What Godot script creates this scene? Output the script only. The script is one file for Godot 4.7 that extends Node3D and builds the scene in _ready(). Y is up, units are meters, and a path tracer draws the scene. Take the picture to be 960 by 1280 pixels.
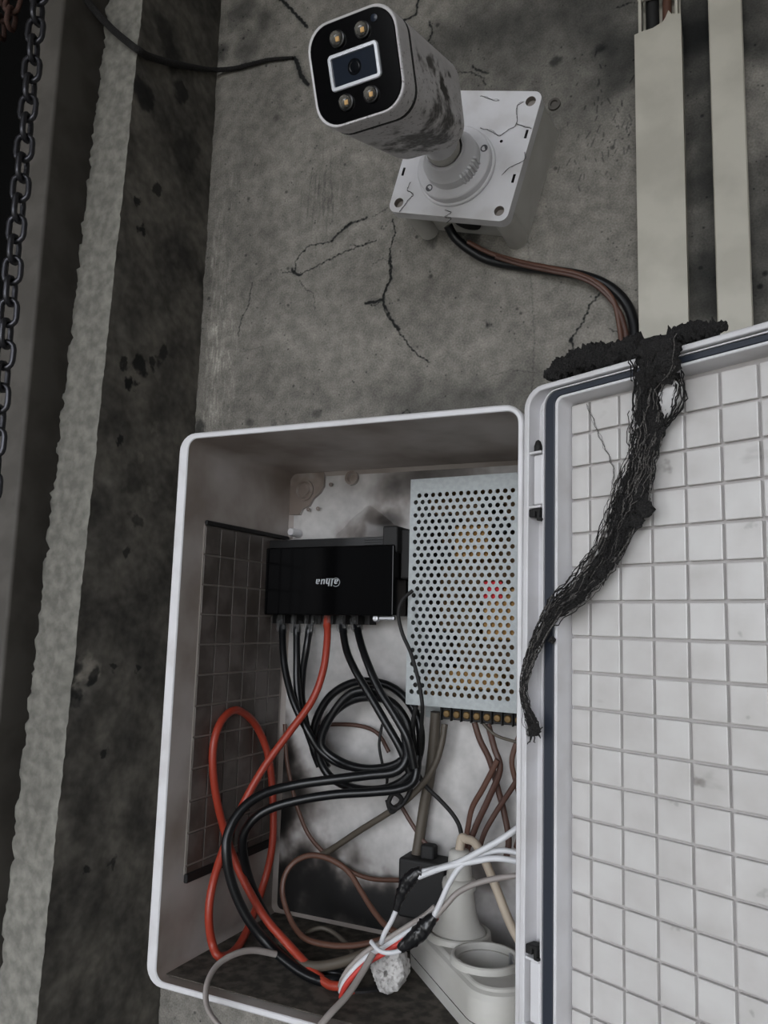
extends Node3D
# A corner of a sooty concrete wall: an open plastic equipment box full of cables, a bullet camera above it.
# Axes: the back wall is the plane z = 0, +z comes towards the viewer, metres.

var used := {}
var rng := RandomNumberGenerator.new()
var M := {}


# ---------------------------------------------------------------- mesh builder
class MB:
	var v := PackedVector3Array()
	var n := PackedVector3Array()
	var u := PackedVector2Array()
	var t := Transform3D.IDENTITY

	func tri(a: Vector3, b: Vector3, c: Vector3, na: Vector3, nb: Vector3, nc: Vector3, ua := Vector2.ZERO, ub := Vector2.ZERO, uc := Vector2.ZERO) -> void:
		var g := (b - a).cross(c - a)
		if g.length_squared() < 1e-20:
			return
		var q := t.basis
		if g.dot(na + nb + nc) > 0.0:
			v.append(t * a); v.append(t * c); v.append(t * b)
			n.append((q * na).normalized()); n.append((q * nc).normalized()); n.append((q * nb).normalized())
			u.append(ua); u.append(uc); u.append(ub)
		else:
			v.append(t * a); v.append(t * b); v.append(t * c)
			n.append((q * na).normalized()); n.append((q * nb).normalized()); n.append((q * nc).normalized())
			u.append(ua); u.append(ub); u.append(uc)

	func quad(a: Vector3, b: Vector3, c: Vector3, d: Vector3, nn: Vector3) -> void:
		tri(a, b, c, nn, nn, nn)
		tri(a, c, d, nn, nn, nn)

	func quadn(a: Vector3, b: Vector3, c: Vector3, d: Vector3, na: Vector3, nb: Vector3, nc: Vector3, nd: Vector3) -> void:
		tri(a, b, c, na, nb, nc)
		tri(a, c, d, na, nc, nd)

	# a box with rounded edges: every face is a grid whose outer lines lie on the rounding
	func box(c: Vector3, s: Vector3, r := 0.0, seg := 2) -> void:
		var h := s * 0.5
		r = minf(r, minf(h.x, minf(h.y, h.z)) * 0.98)
		for ax in 3:
			for sg in [-1.0, 1.0]:
				var a2 := (ax + 1) % 3
				var a3 := (ax + 2) % 3
				var l2 := lines(h[a2], r, seg)
				var l3 := lines(h[a3], r, seg)
				for i in l2.size() - 1:
					for j in l3.size() - 1:
						var pp := []
						var nn := []
						for k in [[i, j], [i + 1, j], [i + 1, j + 1], [i, j + 1]]:
							var p := Vector3.ZERO
							p[ax] = sg * h[ax]
							p[a2] = l2[k[0]]
							p[a3] = l3[k[1]]
							var inner := Vector3(clampf(p.x, -h.x + r, h.x - r), clampf(p.y, -h.y + r, h.y - r), clampf(p.z, -h.z + r, h.z - r))
							var d := p - inner
							var nrm := Vector3.ZERO
							nrm[ax] = sg
							if r > 0.0:
								nrm = d.normalized()
								p = inner + nrm * r
							pp.append(c + p)
							nn.append(nrm)
						quadn(pp[0], pp[1], pp[2], pp[3], nn[0], nn[1], nn[2], nn[3])

	func lines(h: float, r: float, seg: int) -> Array:
		if r <= 0.0:
			return [-h, h]
		var o := []
		for k in seg + 1:
			o.append(-h + r - r * tan(PI / 4 * (1.0 - float(k) / seg)))
		for k in range(seg, -1, -1):
			o.append(h - r + r * tan(PI / 4 * (1.0 - float(k) / seg)))
		return o

	# profile of Vector2(radius, height), turned round +y
	func lathe(profile: Array, seg := 24, sharp := true) -> void:
		for i in profile.size() - 1:
			var p: Vector2 = profile[i]
			var q: Vector2 = profile[i + 1]
			var d := q - p
			var nr := Vector2(d.y, -d.x).normalized()
			var n0 := nr
			var n1 := nr
			if not sharp:
				if i > 0:
					var e: Vector2 = p - profile[i - 1]
					var m := Vector2(e.y, -e.x).normalized()
					if m.dot(nr) > 0.5:
						n0 = (nr + m).normalized()
				if i + 2 < profile.size():
					var e2: Vector2 = profile[i + 2] - q
					var m2 := Vector2(e2.y, -e2.x).normalized()
					if m2.dot(nr) > 0.5:
						n1 = (nr + m2).normalized()
			for j in seg:
				var a := TAU * j / seg
				var b := TAU * (j + 1) / seg
				var ca := Vector3(cos(a), 0, sin(a))
				var cb := Vector3(cos(b), 0, sin(b))
				var up := Vector3.UP
				quadn(ca * p.x + up * p.y, cb * p.x + up * p.y, cb * q.x + up * q.y, ca * q.x + up * q.y,
					ca * n0.x + up * n0.y, cb * n0.x + up * n0.y, cb * n1.x + up * n1.y, ca * n1.x + up * n1.y)

	# closed loops with the same number of points, joined one to the next
	func loft(loops: Array, cap0 := false, cap1 := false, vs := []) -> void:
		for i in loops.size() - 1:
			var A: PackedVector3Array = loops[i]
			var B: PackedVector3Array = loops[i + 1]
			var k := A.size()
			var mid := Vector3.ZERO
			var nn := []
			for j in k:
				var tan_: Vector3 = (A[(j + 1) % k] - A[(j + k - 1) % k]) + (B[(j + 1) % k] - B[(j + k - 1) % k])
				nn.append(tan_.cross(B[j] - A[j]).normalized())
			var v0: float = vs[i] if vs.size() else 0.0
			var v1: float = vs[i + 1] if vs.size() else 0.0
			var cum := [0.0]
			for j in k:
				cum.append(cum[j] + A[j].distance_to(A[(j + 1) % k]))
			for j in k:
				var j2 := (j + 1) % k
				var u0: float = cum[j] / cum[k]
				var u1: float = cum[j + 1] / cum[k]
				tri(A[j], A[j2], B[j2], nn[j], nn[j2], nn[j2], Vector2(u0, v0), Vector2(u1, v0), Vector2(u1, v1))
				tri(A[j], B[j2], B[j], nn[j], nn[j2], nn[j], Vector2(u0, v0), Vector2(u1, v1), Vector2(u0, v1))
		if cap0:
			fan(loops[0], -1.0, loops[1])
		if cap1:
			fan(loops[-1], 1.0, loops[-2])

	func fan(A: PackedVector3Array, _s: float, other: PackedVector3Array) -> void:
		var c := Vector3.ZERO
		for p in A:
			c += p / A.size()
		var o := Vector3.ZERO
		for p in other:
			o += p / other.size()
		var nn := (A[1] - A[0]).cross(A[A.size() / 3] - A[0]).normalized()
		if nn.dot(c - o) < 0.0 and (c - o).length() > 1e-6:
			nn = -nn
		for j in A.size():
			tri(c, A[j], A[(j + 1) % A.size()], nn, nn, nn)

	# a rounded rectangle in the plane z; corners from the top right anticlockwise
	static func rrect(x0: float, y0: float, x1: float, y1: float, r: float, z: float, seg := 6) -> PackedVector3Array:
		var o := PackedVector3Array()
		for q in [[x1 - r, y1 - r, 0.0], [x0 + r, y1 - r, 0.5], [x0 + r, y0 + r, 1.0], [x1 - r, y0 + r, 1.5]]:
			for k in seg + 1:
				var a: float = PI * (q[2] + 0.5 * k / seg)
				o.append(Vector3(q[0] + r * cos(a), q[1] + r * sin(a), z))
		return o

	# a tube along points; r is a number or one radius per point; flat squeezes it across
	func tube(pts: Array, r, sides := 8, sub := 4, closed := false, flat := 1.0, lump := 0.0, noise: FastNoiseLite = null, freq := 400.0) -> void:
		var P := []
		var R := []
		var m := pts.size()
		var last := m if closed else m - 1
		for i in last:
			for s in sub:
				var f := float(s) / sub
				var p0: Vector3 = pts[(i - 1 + m) % m] if closed or i > 0 else pts[i]
				var p1: Vector3 = pts[i]
				var p2: Vector3 = pts[(i + 1) % m]
				var p3: Vector3 = pts[(i + 2) % m] if closed or i + 2 < m else pts[(i + 1) % m]
				P.append(p1.cubic_interpolate(p2, p0, p3, f))
				R.append(lerpf(r[i], r[(i + 1) % m], f) if r is Array else float(r))
		if not closed:
			P.append(pts[m - 1])
			R.append(r[m - 1] if r is Array else float(r))
		var cnt := P.size()
		var rings := []
		var norms := []
		var up := Vector3(0.13, 0.31, 0.94)
		for i in cnt:
			var a: Vector3 = P[(i - 1 + cnt) % cnt] if closed or i > 0 else P[i]
			var b: Vector3 = P[(i + 1) % cnt] if closed or i + 1 < cnt else P[i]
			var d := (b - a).normalized()
			if d.length_squared() < 0.5:
				d = Vector3.UP
			var side := d.cross(up)
			if side.length_squared() < 1e-4:
				side = d.cross(Vector3.RIGHT)
			side = side.normalized()
			up = side.cross(d).normalized()
			var ring := PackedVector3Array()
			var nn := PackedVector3Array()
			for k in sides:
				var an := TAU * k / sides
				var dir := side * cos(an) + up * sin(an) * flat
				var rr: float = R[i]
				if noise:
					var q: Vector3 = (P[i] + dir * rr) * freq
					rr *= 1.0 + lump * noise.get_noise_3d(q.x, q.y, q.z)
				ring.append(P[i] + dir * rr)
				nn.append((side * cos(an) * flat + up * sin(an)).normalized())
			rings.append(ring)
			norms.append(nn)
		if noise:
			for i in cnt:
				for k in sides:
					var e1: Vector3 = rings[i][(k + 1) % sides] - rings[i][(k + sides - 1) % sides]
					var i0 := maxi(i - 1, 0)
					var i1 := mini(i + 1, cnt - 1)
					var e2: Vector3 = rings[i1][k] - rings[i0][k]
					var q2 := e1.cross(e2).normalized()
					if q2.length_squared() > 0.5:
						norms[i][k] = q2 if q2.dot(norms[i][k]) > 0.0 else -q2
		for i in (cnt if closed else cnt - 1):
			var i2 := (i + 1) % cnt
			for k in sides:
				var k2 := (k + 1) % sides
				quadn(rings[i][k], rings[i][k2], rings[i2][k2], rings[i2][k], norms[i][k], norms[i][k2], norms[i2][k2], norms[i2][k])
		if not closed:
			for e in [0, cnt - 1]:
				var d2: Vector3 = (P[0] - P[1]).normalized() if e == 0 else (P[cnt - 1] - P[cnt - 2]).normalized()
				for k in sides:
					tri(P[e], rings[e][k], rings[e][(k + 1) % sides], d2, d2, d2)

	# a grid of points; normals from the neighbours, turned towards 'side'
	func grid(rows: Array, side: Vector3, uvs := []) -> void:
		var R := rows.size()
		var C: int = rows[0].size()
		var nn := []
		for i in R:
			var line := PackedVector3Array()
			for j in C:
				var e1: Vector3 = rows[mini(i + 1, R - 1)][j] - rows[maxi(i - 1, 0)][j]
				var e2: Vector3 = rows[i][mini(j + 1, C - 1)] - rows[i][maxi(j - 1, 0)]
				var q := e1.cross(e2).normalized()
				line.append(q if q.dot(side) >= 0.0 else -q)
			nn.append(line)
		for i in R - 1:
			for j in C - 1:
				var a := Vector2.ZERO
				var b := Vector2.ZERO
				var c := Vector2.ZERO
				var d := Vector2.ZERO
				if uvs.size():
					a = uvs[i][j]; b = uvs[i][j + 1]; c = uvs[i + 1][j + 1]; d = uvs[i + 1][j]
				tri(rows[i][j], rows[i][j + 1], rows[i + 1][j + 1], nn[i][j], nn[i][j + 1], nn[i + 1][j + 1], a, b, c)
				tri(rows[i][j], rows[i + 1][j + 1], rows[i + 1][j], nn[i][j], nn[i + 1][j + 1], nn[i + 1][j], a, c, d)

	# a flat outline with thickness from z0 to z1
	func slab(poly: PackedVector2Array, z0: float, z1: float) -> void:
		var ix := Geometry2D.triangulate_polygon(poly)
		for k in range(0, ix.size(), 3):
			var a := poly[ix[k]]
			var b := poly[ix[k + 1]]
			var c := poly[ix[k + 2]]
			for z in [z0, z1]:
				var nz := Vector3(0, 0, signf(z - (z0 + z1) * 0.5))
				tri(Vector3(a.x, a.y, z), Vector3(b.x, b.y, z), Vector3(c.x, c.y, z), nz, nz, nz)
		var cw := -1.0 if Geometry2D.is_polygon_clockwise(poly) else 1.0
		for k in poly.size():
			var a2 := poly[k]
			var b2 := poly[(k + 1) % poly.size()]
			var e := (b2 - a2).normalized()
			quad(Vector3(a2.x, a2.y, z0), Vector3(b2.x, b2.y, z0), Vector3(b2.x, b2.y, z1), Vector3(a2.x, a2.y, z1), Vector3(e.y, -e.x, 0) * cw)

	func mesh(back: Transform3D) -> ArrayMesh:
		var a := []
		a.resize(Mesh.ARRAY_MAX)
		var vv := back * v
		var nb := PackedVector3Array()
		nb.resize(n.size())
		for i in n.size():
			nb[i] = back.basis * n[i]
		a[Mesh.ARRAY_VERTEX] = vv
		a[Mesh.ARRAY_NORMAL] = nb
		a[Mesh.ARRAY_TEX_UV] = u
		var m := ArrayMesh.new()
		m.add_surface_from_arrays(Mesh.PRIMITIVE_TRIANGLES, a)
		return m


# ---------------------------------------------------------------- naming and placing
func numbered(called: String) -> String:
	if not used.has(called):
		used[called] = 0
		return called
	used[called] += 1
	return "%s_%03d" % [called, used[called]]


func world_of(o: Node3D) -> Transform3D:
	var t := o.transform
	var p := o.get_parent()
	while p != self and p is Node3D:
		t = (p as Node3D).transform * t
		p = p.get_parent()
	return t


func mesh_node(called: String, m: Mesh, mat: Material, parent: Node = null) -> MeshInstance3D:
	var o := MeshInstance3D.new()
	o.mesh = m
	o.material_override = mat
	if parent == null or parent == self:
		o.name = numbered(called)
		add_child(o, true)
	else:
		o.name = called
		parent.add_child(o, true)
	return o


# shapes drawn in world axes, committed under a parent whatever that parent's place is
func obj(called: String, b: MB, mat: Material, parent: Node3D) -> MeshInstance3D:
	return mesh_node(called, b.mesh(world_of(parent).affine_inverse()), mat, parent)


# shapes drawn in the parent's own axes
func own(called: String, b: MB, mat: Material, parent: Node3D) -> MeshInstance3D:
	return mesh_node(called, b.mesh(Transform3D.IDENTITY), mat, parent)


func top(called: String, b: MB, mat: Material, at: Vector3, label: String, category: String, group := "") -> MeshInstance3D:
	var o := mesh_node(called, b.mesh(Transform3D(Basis(), -at)), mat)
	o.position = at
	tag(o, label, category, group)
	return o


func tag(o: Node, label: String, category: String, group := "") -> void:
	o.set_meta("label", label)
	o.set_meta("category", category)
	if group:
		o.set_meta("group", group)


func thing(called: String, label: String, category: String, place: Transform3D, group := "") -> Node3D:
	var o := Node3D.new()
	o.name = numbered(called)
	add_child(o, true)
	o.transform = place
	tag(o, label, category, group)
	return o


func structure(called: String, b: MB, mat: Material) -> MeshInstance3D:
	var o := mesh_node(called, b.mesh(Transform3D.IDENTITY), mat)
	o.set_meta("kind", "structure")
	return o


func at(p: Vector3) -> Transform3D:
	return Transform3D(Basis(), p)


# ---------------------------------------------------------------- materials
func noise(freq: float, oct := 4, sd := 1, kind := FastNoiseLite.TYPE_SIMPLEX_SMOOTH) -> FastNoiseLite:
	var f := FastNoiseLite.new()
	f.noise_type = kind
	f.seed = sd
	f.frequency = freq
	f.fractal_octaves = oct
	return f


func ramp(cols: Array, offs: Array) -> Gradient:
	var g := Gradient.new()
	g.colors = PackedColorArray(cols)
	g.offsets = PackedFloat32Array(offs)
	return g


func ntex(freq: float, cols: Array, offs: Array, sd := 1, size := 512, oct := 5) -> NoiseTexture2D:
	var t := NoiseTexture2D.new()
	t.width = size
	t.height = size
	t.seamless = true
	t.noise = noise(freq, oct, sd)
	t.color_ramp = ramp(cols, offs)
	return t


func flat(c: Color, rough := 0.5, metal := 0.0, spec := 0.5) -> StandardMaterial3D:
	var m := StandardMaterial3D.new()
	m.albedo_color = c
	m.roughness = rough
	m.metallic = metal
	m.metallic_specular = spec
	return m


func g8(x: int, y: int, z: int) -> Color:
	return Color8(x, y, z)


func mottled(tex: Texture2D, scale: float, rough: float, bump: Texture2D = null, depth := 0.02) -> StandardMaterial3D:
	var m := flat(Color.WHITE, rough)
	m.albedo_texture = tex
	m.uv1_triplanar = true
	m.uv1_world_triplanar = true
	m.uv1_scale = Vector3.ONE * scale
	if bump:
		m.heightmap_enabled = true
		m.heightmap_texture = bump
		m.heightmap_scale = depth
	return m


func materials() -> void:
	var grain := ntex(0.05, [Color.BLACK, Color.WHITE], [0.25, 0.75], 5, 512, 5)
	var dirt := ntex(0.012, [g8(196, 194, 195), g8(206, 205, 207), g8(210, 209, 212)], [0.25, 0.5, 0.8], 11)
	M.white = mottled(dirt, 3.0, 0.38)
	M.cream = mottled(ntex(0.012, [g8(176, 174, 168), g8(188, 186, 181)], [0.3, 0.7], 12), 3.0, 0.5)
	M.inner = mottled(ntex(0.008, [g8(140, 129, 122), g8(162, 153, 147), g8(178, 171, 167)], [0.2, 0.5, 0.8], 13), 2.2, 0.5)
	M.backplate = mottled(ntex(0.007, [g8(120, 108, 100), g8(170, 163, 158), g8(190, 186, 183)], [0.3, 0.5, 0.7], 14), 2.0, 0.45)
	M.dark_panel = mottled(ntex(0.01, [g8(70, 63, 58), g8(98, 91, 87)], [0.3, 0.7], 15), 4.0, 0.4)  # mottled dark brown-grey for the left inner wall's panels
	M.joint_grey = flat(g8(170, 166, 164), 0.6)  # door joint floor: dirt grey that also paints the joints' shadow lines
	M.groove = flat(g8(134, 127, 121), 0.5)
	M.tile = []
	for k in 4:
		M.tile.append(mottled(ntex(0.009, [g8(120, 116, 112), g8(178 + k, 175 + k, 172 + k), g8(188 + k, 185 + k, 183 + k), g8(195 + k, 193 + k, 191 + k)], [0.0, 0.10, 0.4, 0.75], 20 + k), 5.0, 0.3))
	M.gasket = flat(g8(40, 45, 55), 0.4)
	M.black = flat(g8(12, 12, 13), 0.32)
	M.gloss_black = flat(g8(5, 5, 6), 0.14, 0.0, 0.35)
	M.dull_black = flat(g8(16, 15, 15), 0.7)
	M.cable_black = flat(g8(15, 16, 18), 0.32, 0.0, 0.45)
	M.cable_orange = flat(g8(152, 55, 38), 0.42)
	M.cable_brown = flat(g8(72, 47, 38), 0.5)
	M.cable_copper = flat(g8(82, 54, 42), 0.5)
	M.cable_olive = flat(g8(78, 71, 62), 0.55)
	M.cable_grey = flat(g8(142, 135, 131), 0.45)
	M.cable_white = flat(g8(202, 203, 206), 0.4)
	M.cable_red = flat(g8(190, 60, 52), 0.45)
	M.cable_cream = flat(g8(176, 163, 146), 0.5)
	M.tape = flat(g8(20, 20, 22), 0.28)
	M.well = flat(g8(84, 84, 88), 0.5)
	M.clear = flat(Color(0.6, 0.6, 0.6, 0.16), 0.12)
	M.clear.transparency = BaseMaterial3D.TRANSPARENCY_ALPHA
	M.zinc = mottled(ntex(0.03, [g8(152, 157, 158), g8(161, 166, 167)], [0.3, 0.7], 31), 9.0, 0.5)
	M.zinc.metallic = 0.25
	M.steel = flat(g8(70, 70, 74), 0.38, 0.8)
	M.bright_steel = flat(g8(190, 192, 196), 0.3, 0.9)
	M.rust = mottled(ntex(0.04, [g8(52, 34, 28), g8(84, 56, 46)], [0.3, 0.7], 33), 20.0, 0.8)
	M.brass = flat(g8(104, 82, 48), 0.45, 0.5)
	M.pcb = flat(g8(110, 82, 48), 0.6)
	M.yellow = flat(g8(168, 124, 58), 0.5)
	M.red = flat(g8(205, 24, 36), 0.4)
	M.soot = mottled(ntex(0.05, [g8(15, 14, 14), g8(44, 42, 41)], [0.3, 0.75], 41), 24.0, 0.95, grain, 0.10)
	M.soot_light = mottled(ntex(0.05, [g8(52, 50, 48), g8(112, 109, 106)], [0.3, 0.75], 42), 30.0, 0.95)
	M.sac = flat(g8(186, 184, 184), 0.9)
	M.foam = mottled(ntex(0.03, [g8(130, 127, 124), g8(180, 178, 176), g8(192, 190, 188)], [0.25, 0.4, 0.7], 44), 12.0, 0.9)
	M.trunking = mottled(ntex(0.008, [g8(166, 162, 150), g8(179, 175, 163)], [0.3, 0.7], 45), 2.5, 0.45)
	M.concrete = mottled(ntex(0.02, [g8(74, 71, 66), g8(112, 109, 103), g8(136, 133, 126)], [0.2, 0.5, 0.8], 51, 1024, 6), 2.6, 0.92, grain, 0.10)
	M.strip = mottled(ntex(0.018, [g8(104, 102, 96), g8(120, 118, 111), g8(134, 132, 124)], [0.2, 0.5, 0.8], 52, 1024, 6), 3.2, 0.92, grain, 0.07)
	M.paint = mottled(ntex(0.01, [g8(72, 68, 63), g8(84, 80, 75)], [0.3, 0.7], 53), 3.0, 0.7)
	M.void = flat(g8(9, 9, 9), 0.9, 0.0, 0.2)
	M.floor = flat(g8(96, 94, 90), 0.9)
	M.dark_brown = mottled(ntex(0.02, [g8(52, 48, 42), g8(84, 78, 70)], [0.3, 0.7], 55), 6.0, 0.95)
	M.print = flat(g8(168, 172, 176), 0.5)
	M.lens = flat(g8(30, 36, 46), 0.12)
	M.led = flat(Color(0.85, 0.83, 0.78, 0.16), 0.08)
	M.led.transparency = BaseMaterial3D.TRANSPARENCY_ALPHA
	M.phosphor = flat(g8(224, 168, 78), 0.4)
	M.chrome = flat(g8(206, 208, 212), 0.28, 0.55)


# ---------------------------------------------------------------- painted surfaces: stains and cracks of the wall, some shade painted in
func dab(buf: PackedFloat32Array, W: int, H: int, x: float, y: float, r: float, k: float) -> void:
	var x0 := maxi(0, int(x - r))
	var x1 := mini(W - 1, int(x + r) + 1)
	var y0 := maxi(0, int(y - r))
	var y1 := mini(H - 1, int(y + r) + 1)
	for yy in range(y0, y1 + 1):
		for xx in range(x0, x1 + 1):
			var d := Vector2(xx - x, yy - y).length() / r
			if d < 1.0:
				var i := yy * W + xx
				buf[i] += k * (1.0 - d * d)


func wall_texture() -> StandardMaterial3D:
	# the plaster between x -0.62..0.18 and y -0.40..0.86, 0.62 mm a pixel
	var W := 1280
	var H := 2016
	var lo := Vector2(-0.62, -0.40)
	var px := 1600.0
	var dark := PackedFloat32Array()   # what cracks, soot and painted shade take away, 0..1
	dark.resize(W * H)
	var deep := PackedFloat32Array()   # how deep cracks and pits are
	deep.resize(W * H)
	var toP := func(q: Vector2) -> Vector2: return Vector2((q.x - lo.x) * px, H - (q.y - lo.y) * px)
	var jit := noise(0.035, 3, 77)
	# cracks: a line of wall points, its width in millimetres, its strength
	var cracks := [
		[[Vector2(-0.3526, 0.4396), Vector2(-0.3483, 0.4219), Vector2(-0.3545, 0.4036), Vector2(-0.352, 0.3856), Vector2(-0.3525, 0.371), Vector2(-0.3597, 0.3548), Vector2(-0.3614, 0.3468), Vector2(-0.3571, 0.3316), Vector2(-0.3492, 0.3205), Vector2(-0.3374, 0.3037), Vector2(-0.3277, 0.2892), Vector2(-0.3164, 0.2782), Vector2(-0.3045, 0.2707)], 1.5, 0.75],
		[[Vector2(-0.3552, 0.3963), Vector2(-0.3525, 0.371), Vector2(-0.3597, 0.3548), Vector2(-0.3604, 0.3439), Vector2(-0.3492, 0.3214), Vector2(-0.3394, 0.3102)], 2.8, 0.5],
		[[Vector2(-0.3624, 0.3469), Vector2(-0.3721, 0.3465), Vector2(-0.3828, 0.3463)], 3.2, 0.6], [[Vector2(-0.3633, 0.3452), Vector2(-0.3729, 0.3421), Vector2(-0.3838, 0.3474)], 1.2, 0.5],
		[[Vector2(-0.3833, 0.4466), Vector2(-0.4084, 0.4429), Vector2(-0.4293, 0.4267)], 2.4, 0.5], [[Vector2(-0.4023, 0.4446), Vector2(-0.4123, 0.4398)], 3.6, 0.4],
		[[Vector2(-0.4293, 0.4267), Vector2(-0.4366, 0.4271), Vector2(-0.4598, 0.4264), Vector2(-0.4742, 0.4124), Vector2(-0.4756, 0.3989), Vector2(-0.4689, 0.3929), Vector2(-0.4439, 0.4013), Vector2(-0.4142, 0.4105), Vector2(-0.3715, 0.4179)], 1.7, 0.55],
		[[Vector2(-0.4802, 0.4026), Vector2(-0.4756, 0.3979), Vector2(-0.4667, 0.3926)], 3.0, 0.6], [[Vector2(-0.4756, 0.3989), Vector2(-0.4931, 0.3999)], 1.4, 0.5],
		[[Vector2(-0.4686, 0.3871), Vector2(-0.4606, 0.3751), Vector2(-0.4487, 0.3685), Vector2(-0.4466, 0.3472)], 1.2, 0.3], [[Vector2(-0.5341, 0.3947), Vector2(-0.5379, 0.3644), Vector2(-0.5463, 0.3527), Vector2(-0.5506, 0.3305)], 1.7, 0.4],
		[[Vector2(-0.5697, 0.6868), Vector2(-0.548, 0.6848), Vector2(-0.5279, 0.6832), Vector2(-0.4906, 0.6743)], 3.4, 0.6], [[Vector2(-0.4906, 0.6743), Vector2(-0.4845, 0.664), Vector2(-0.4792, 0.6477), Vector2(-0.4685, 0.6322)], 5.0, 0.75],
		[[Vector2(-0.5209, 0.7683), Vector2(-0.506, 0.7513), Vector2(-0.4901, 0.732), Vector2(-0.4721, 0.709)], 3.6, 0.7], [[Vector2(-0.3274, 0.6992), Vector2(-0.3309, 0.6793), Vector2(-0.3417, 0.6778), Vector2(-0.3526, 0.6773)], 2.6, 0.6],
		[[Vector2(-0.3131, 0.6657), Vector2(-0.3099, 0.6499), Vector2(-0.3145, 0.6415)], 2.2, 0.5], [[Vector2(-0.1292, 0.3191), Vector2(-0.1376, 0.3107), Vector2(-0.1422, 0.3001), Vector2(-0.1461, 0.2925), Vector2(-0.1523, 0.2837), Vector2(-0.1569, 0.277), Vector2(-0.1547, 0.2654)], 1.8, 0.65],
		[[Vector2(-0.1569, 0.277), Vector2(-0.1585, 0.2732)], 4.0, 0.5], [[Vector2(-0.1206, 0.2818), Vector2(-0.1132, 0.2769)], 1.4, 0.5], [[Vector2(-0.2908, 0.5939), Vector2(-0.2769, 0.5937), Vector2(-0.2632, 0.5898), Vector2(-0.2496, 0.5793), Vector2(-0.2468, 0.5683)], 1.6, 0.4],
		[[Vector2(-0.2624, 0.5971), Vector2(-0.2569, 0.5908), Vector2(-0.2442, 0.5825)], 2.4, 0.4], [[Vector2(-0.3773, 0.4464), Vector2(-0.3579, 0.4538)], 1.2, 0.35], [[Vector2(-0.4034, 0.4181), Vector2(-0.3812, 0.414)], 1.4, 0.3],
		[[Vector2(-0.3368, 0.2158), Vector2(-0.3296, 0.2212), Vector2(-0.3221, 0.2137)], 1.4, 0.5], [[Vector2(-0.2389, 0.2481), Vector2(-0.2158, 0.2522), Vector2(-0.1915, 0.2462)], 1.0, 0.2], [[Vector2(-0.5459, 0.3102), Vector2(-0.5125, 0.3139)], 0.9, 0.2],
		[[Vector2(-0.2, 0.3861), Vector2(-0.1932, 0.2841), Vector2(-0.1962, 0.2191)], 1.3, 0.16], [[Vector2(-0.3755, 0.3906), Vector2(-0.361, 0.3955), Vector2(-0.349, 0.3814)], 1.0, 0.3], [[Vector2(-0.111, 0.6161), Vector2(-0.0955, 0.618)], 2.0, 0.4],
	]
	for cr in cracks:
		var pts: Array = cr[0]
		var w: float = cr[1]
		for i in pts.size() - 1:
			var a: Vector2 = toP.call(pts[i])
			var b: Vector2 = toP.call(pts[i + 1])
			var steps := int(a.distance_to(b) / 0.8) + 1
			for s in steps:
				var q := a.lerp(b, float(s) / steps)
				q += Vector2(jit.get_noise_2d(q.x * 3.0, q.y * 3.0), jit.get_noise_2d(q.y * 3.0 + 900.0, q.x * 3.0)) * 3.0
				var rr := w * 0.85 * (0.75 + 0.8 * absf(jit.get_noise_2d(q.x * 4.0, q.y * 4.0 + 300.0)))
				dab(dark, W, H, q.x, q.y, rr + 0.6, cr[2] * 0.33)
				dab(deep, W, H, q.x, q.y, rr + 0.4, 0.16)
				if w > 2.0:
					dab(dark, W, H, q.x, q.y, rr * 3.5, cr[2] * 0.012)
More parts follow.
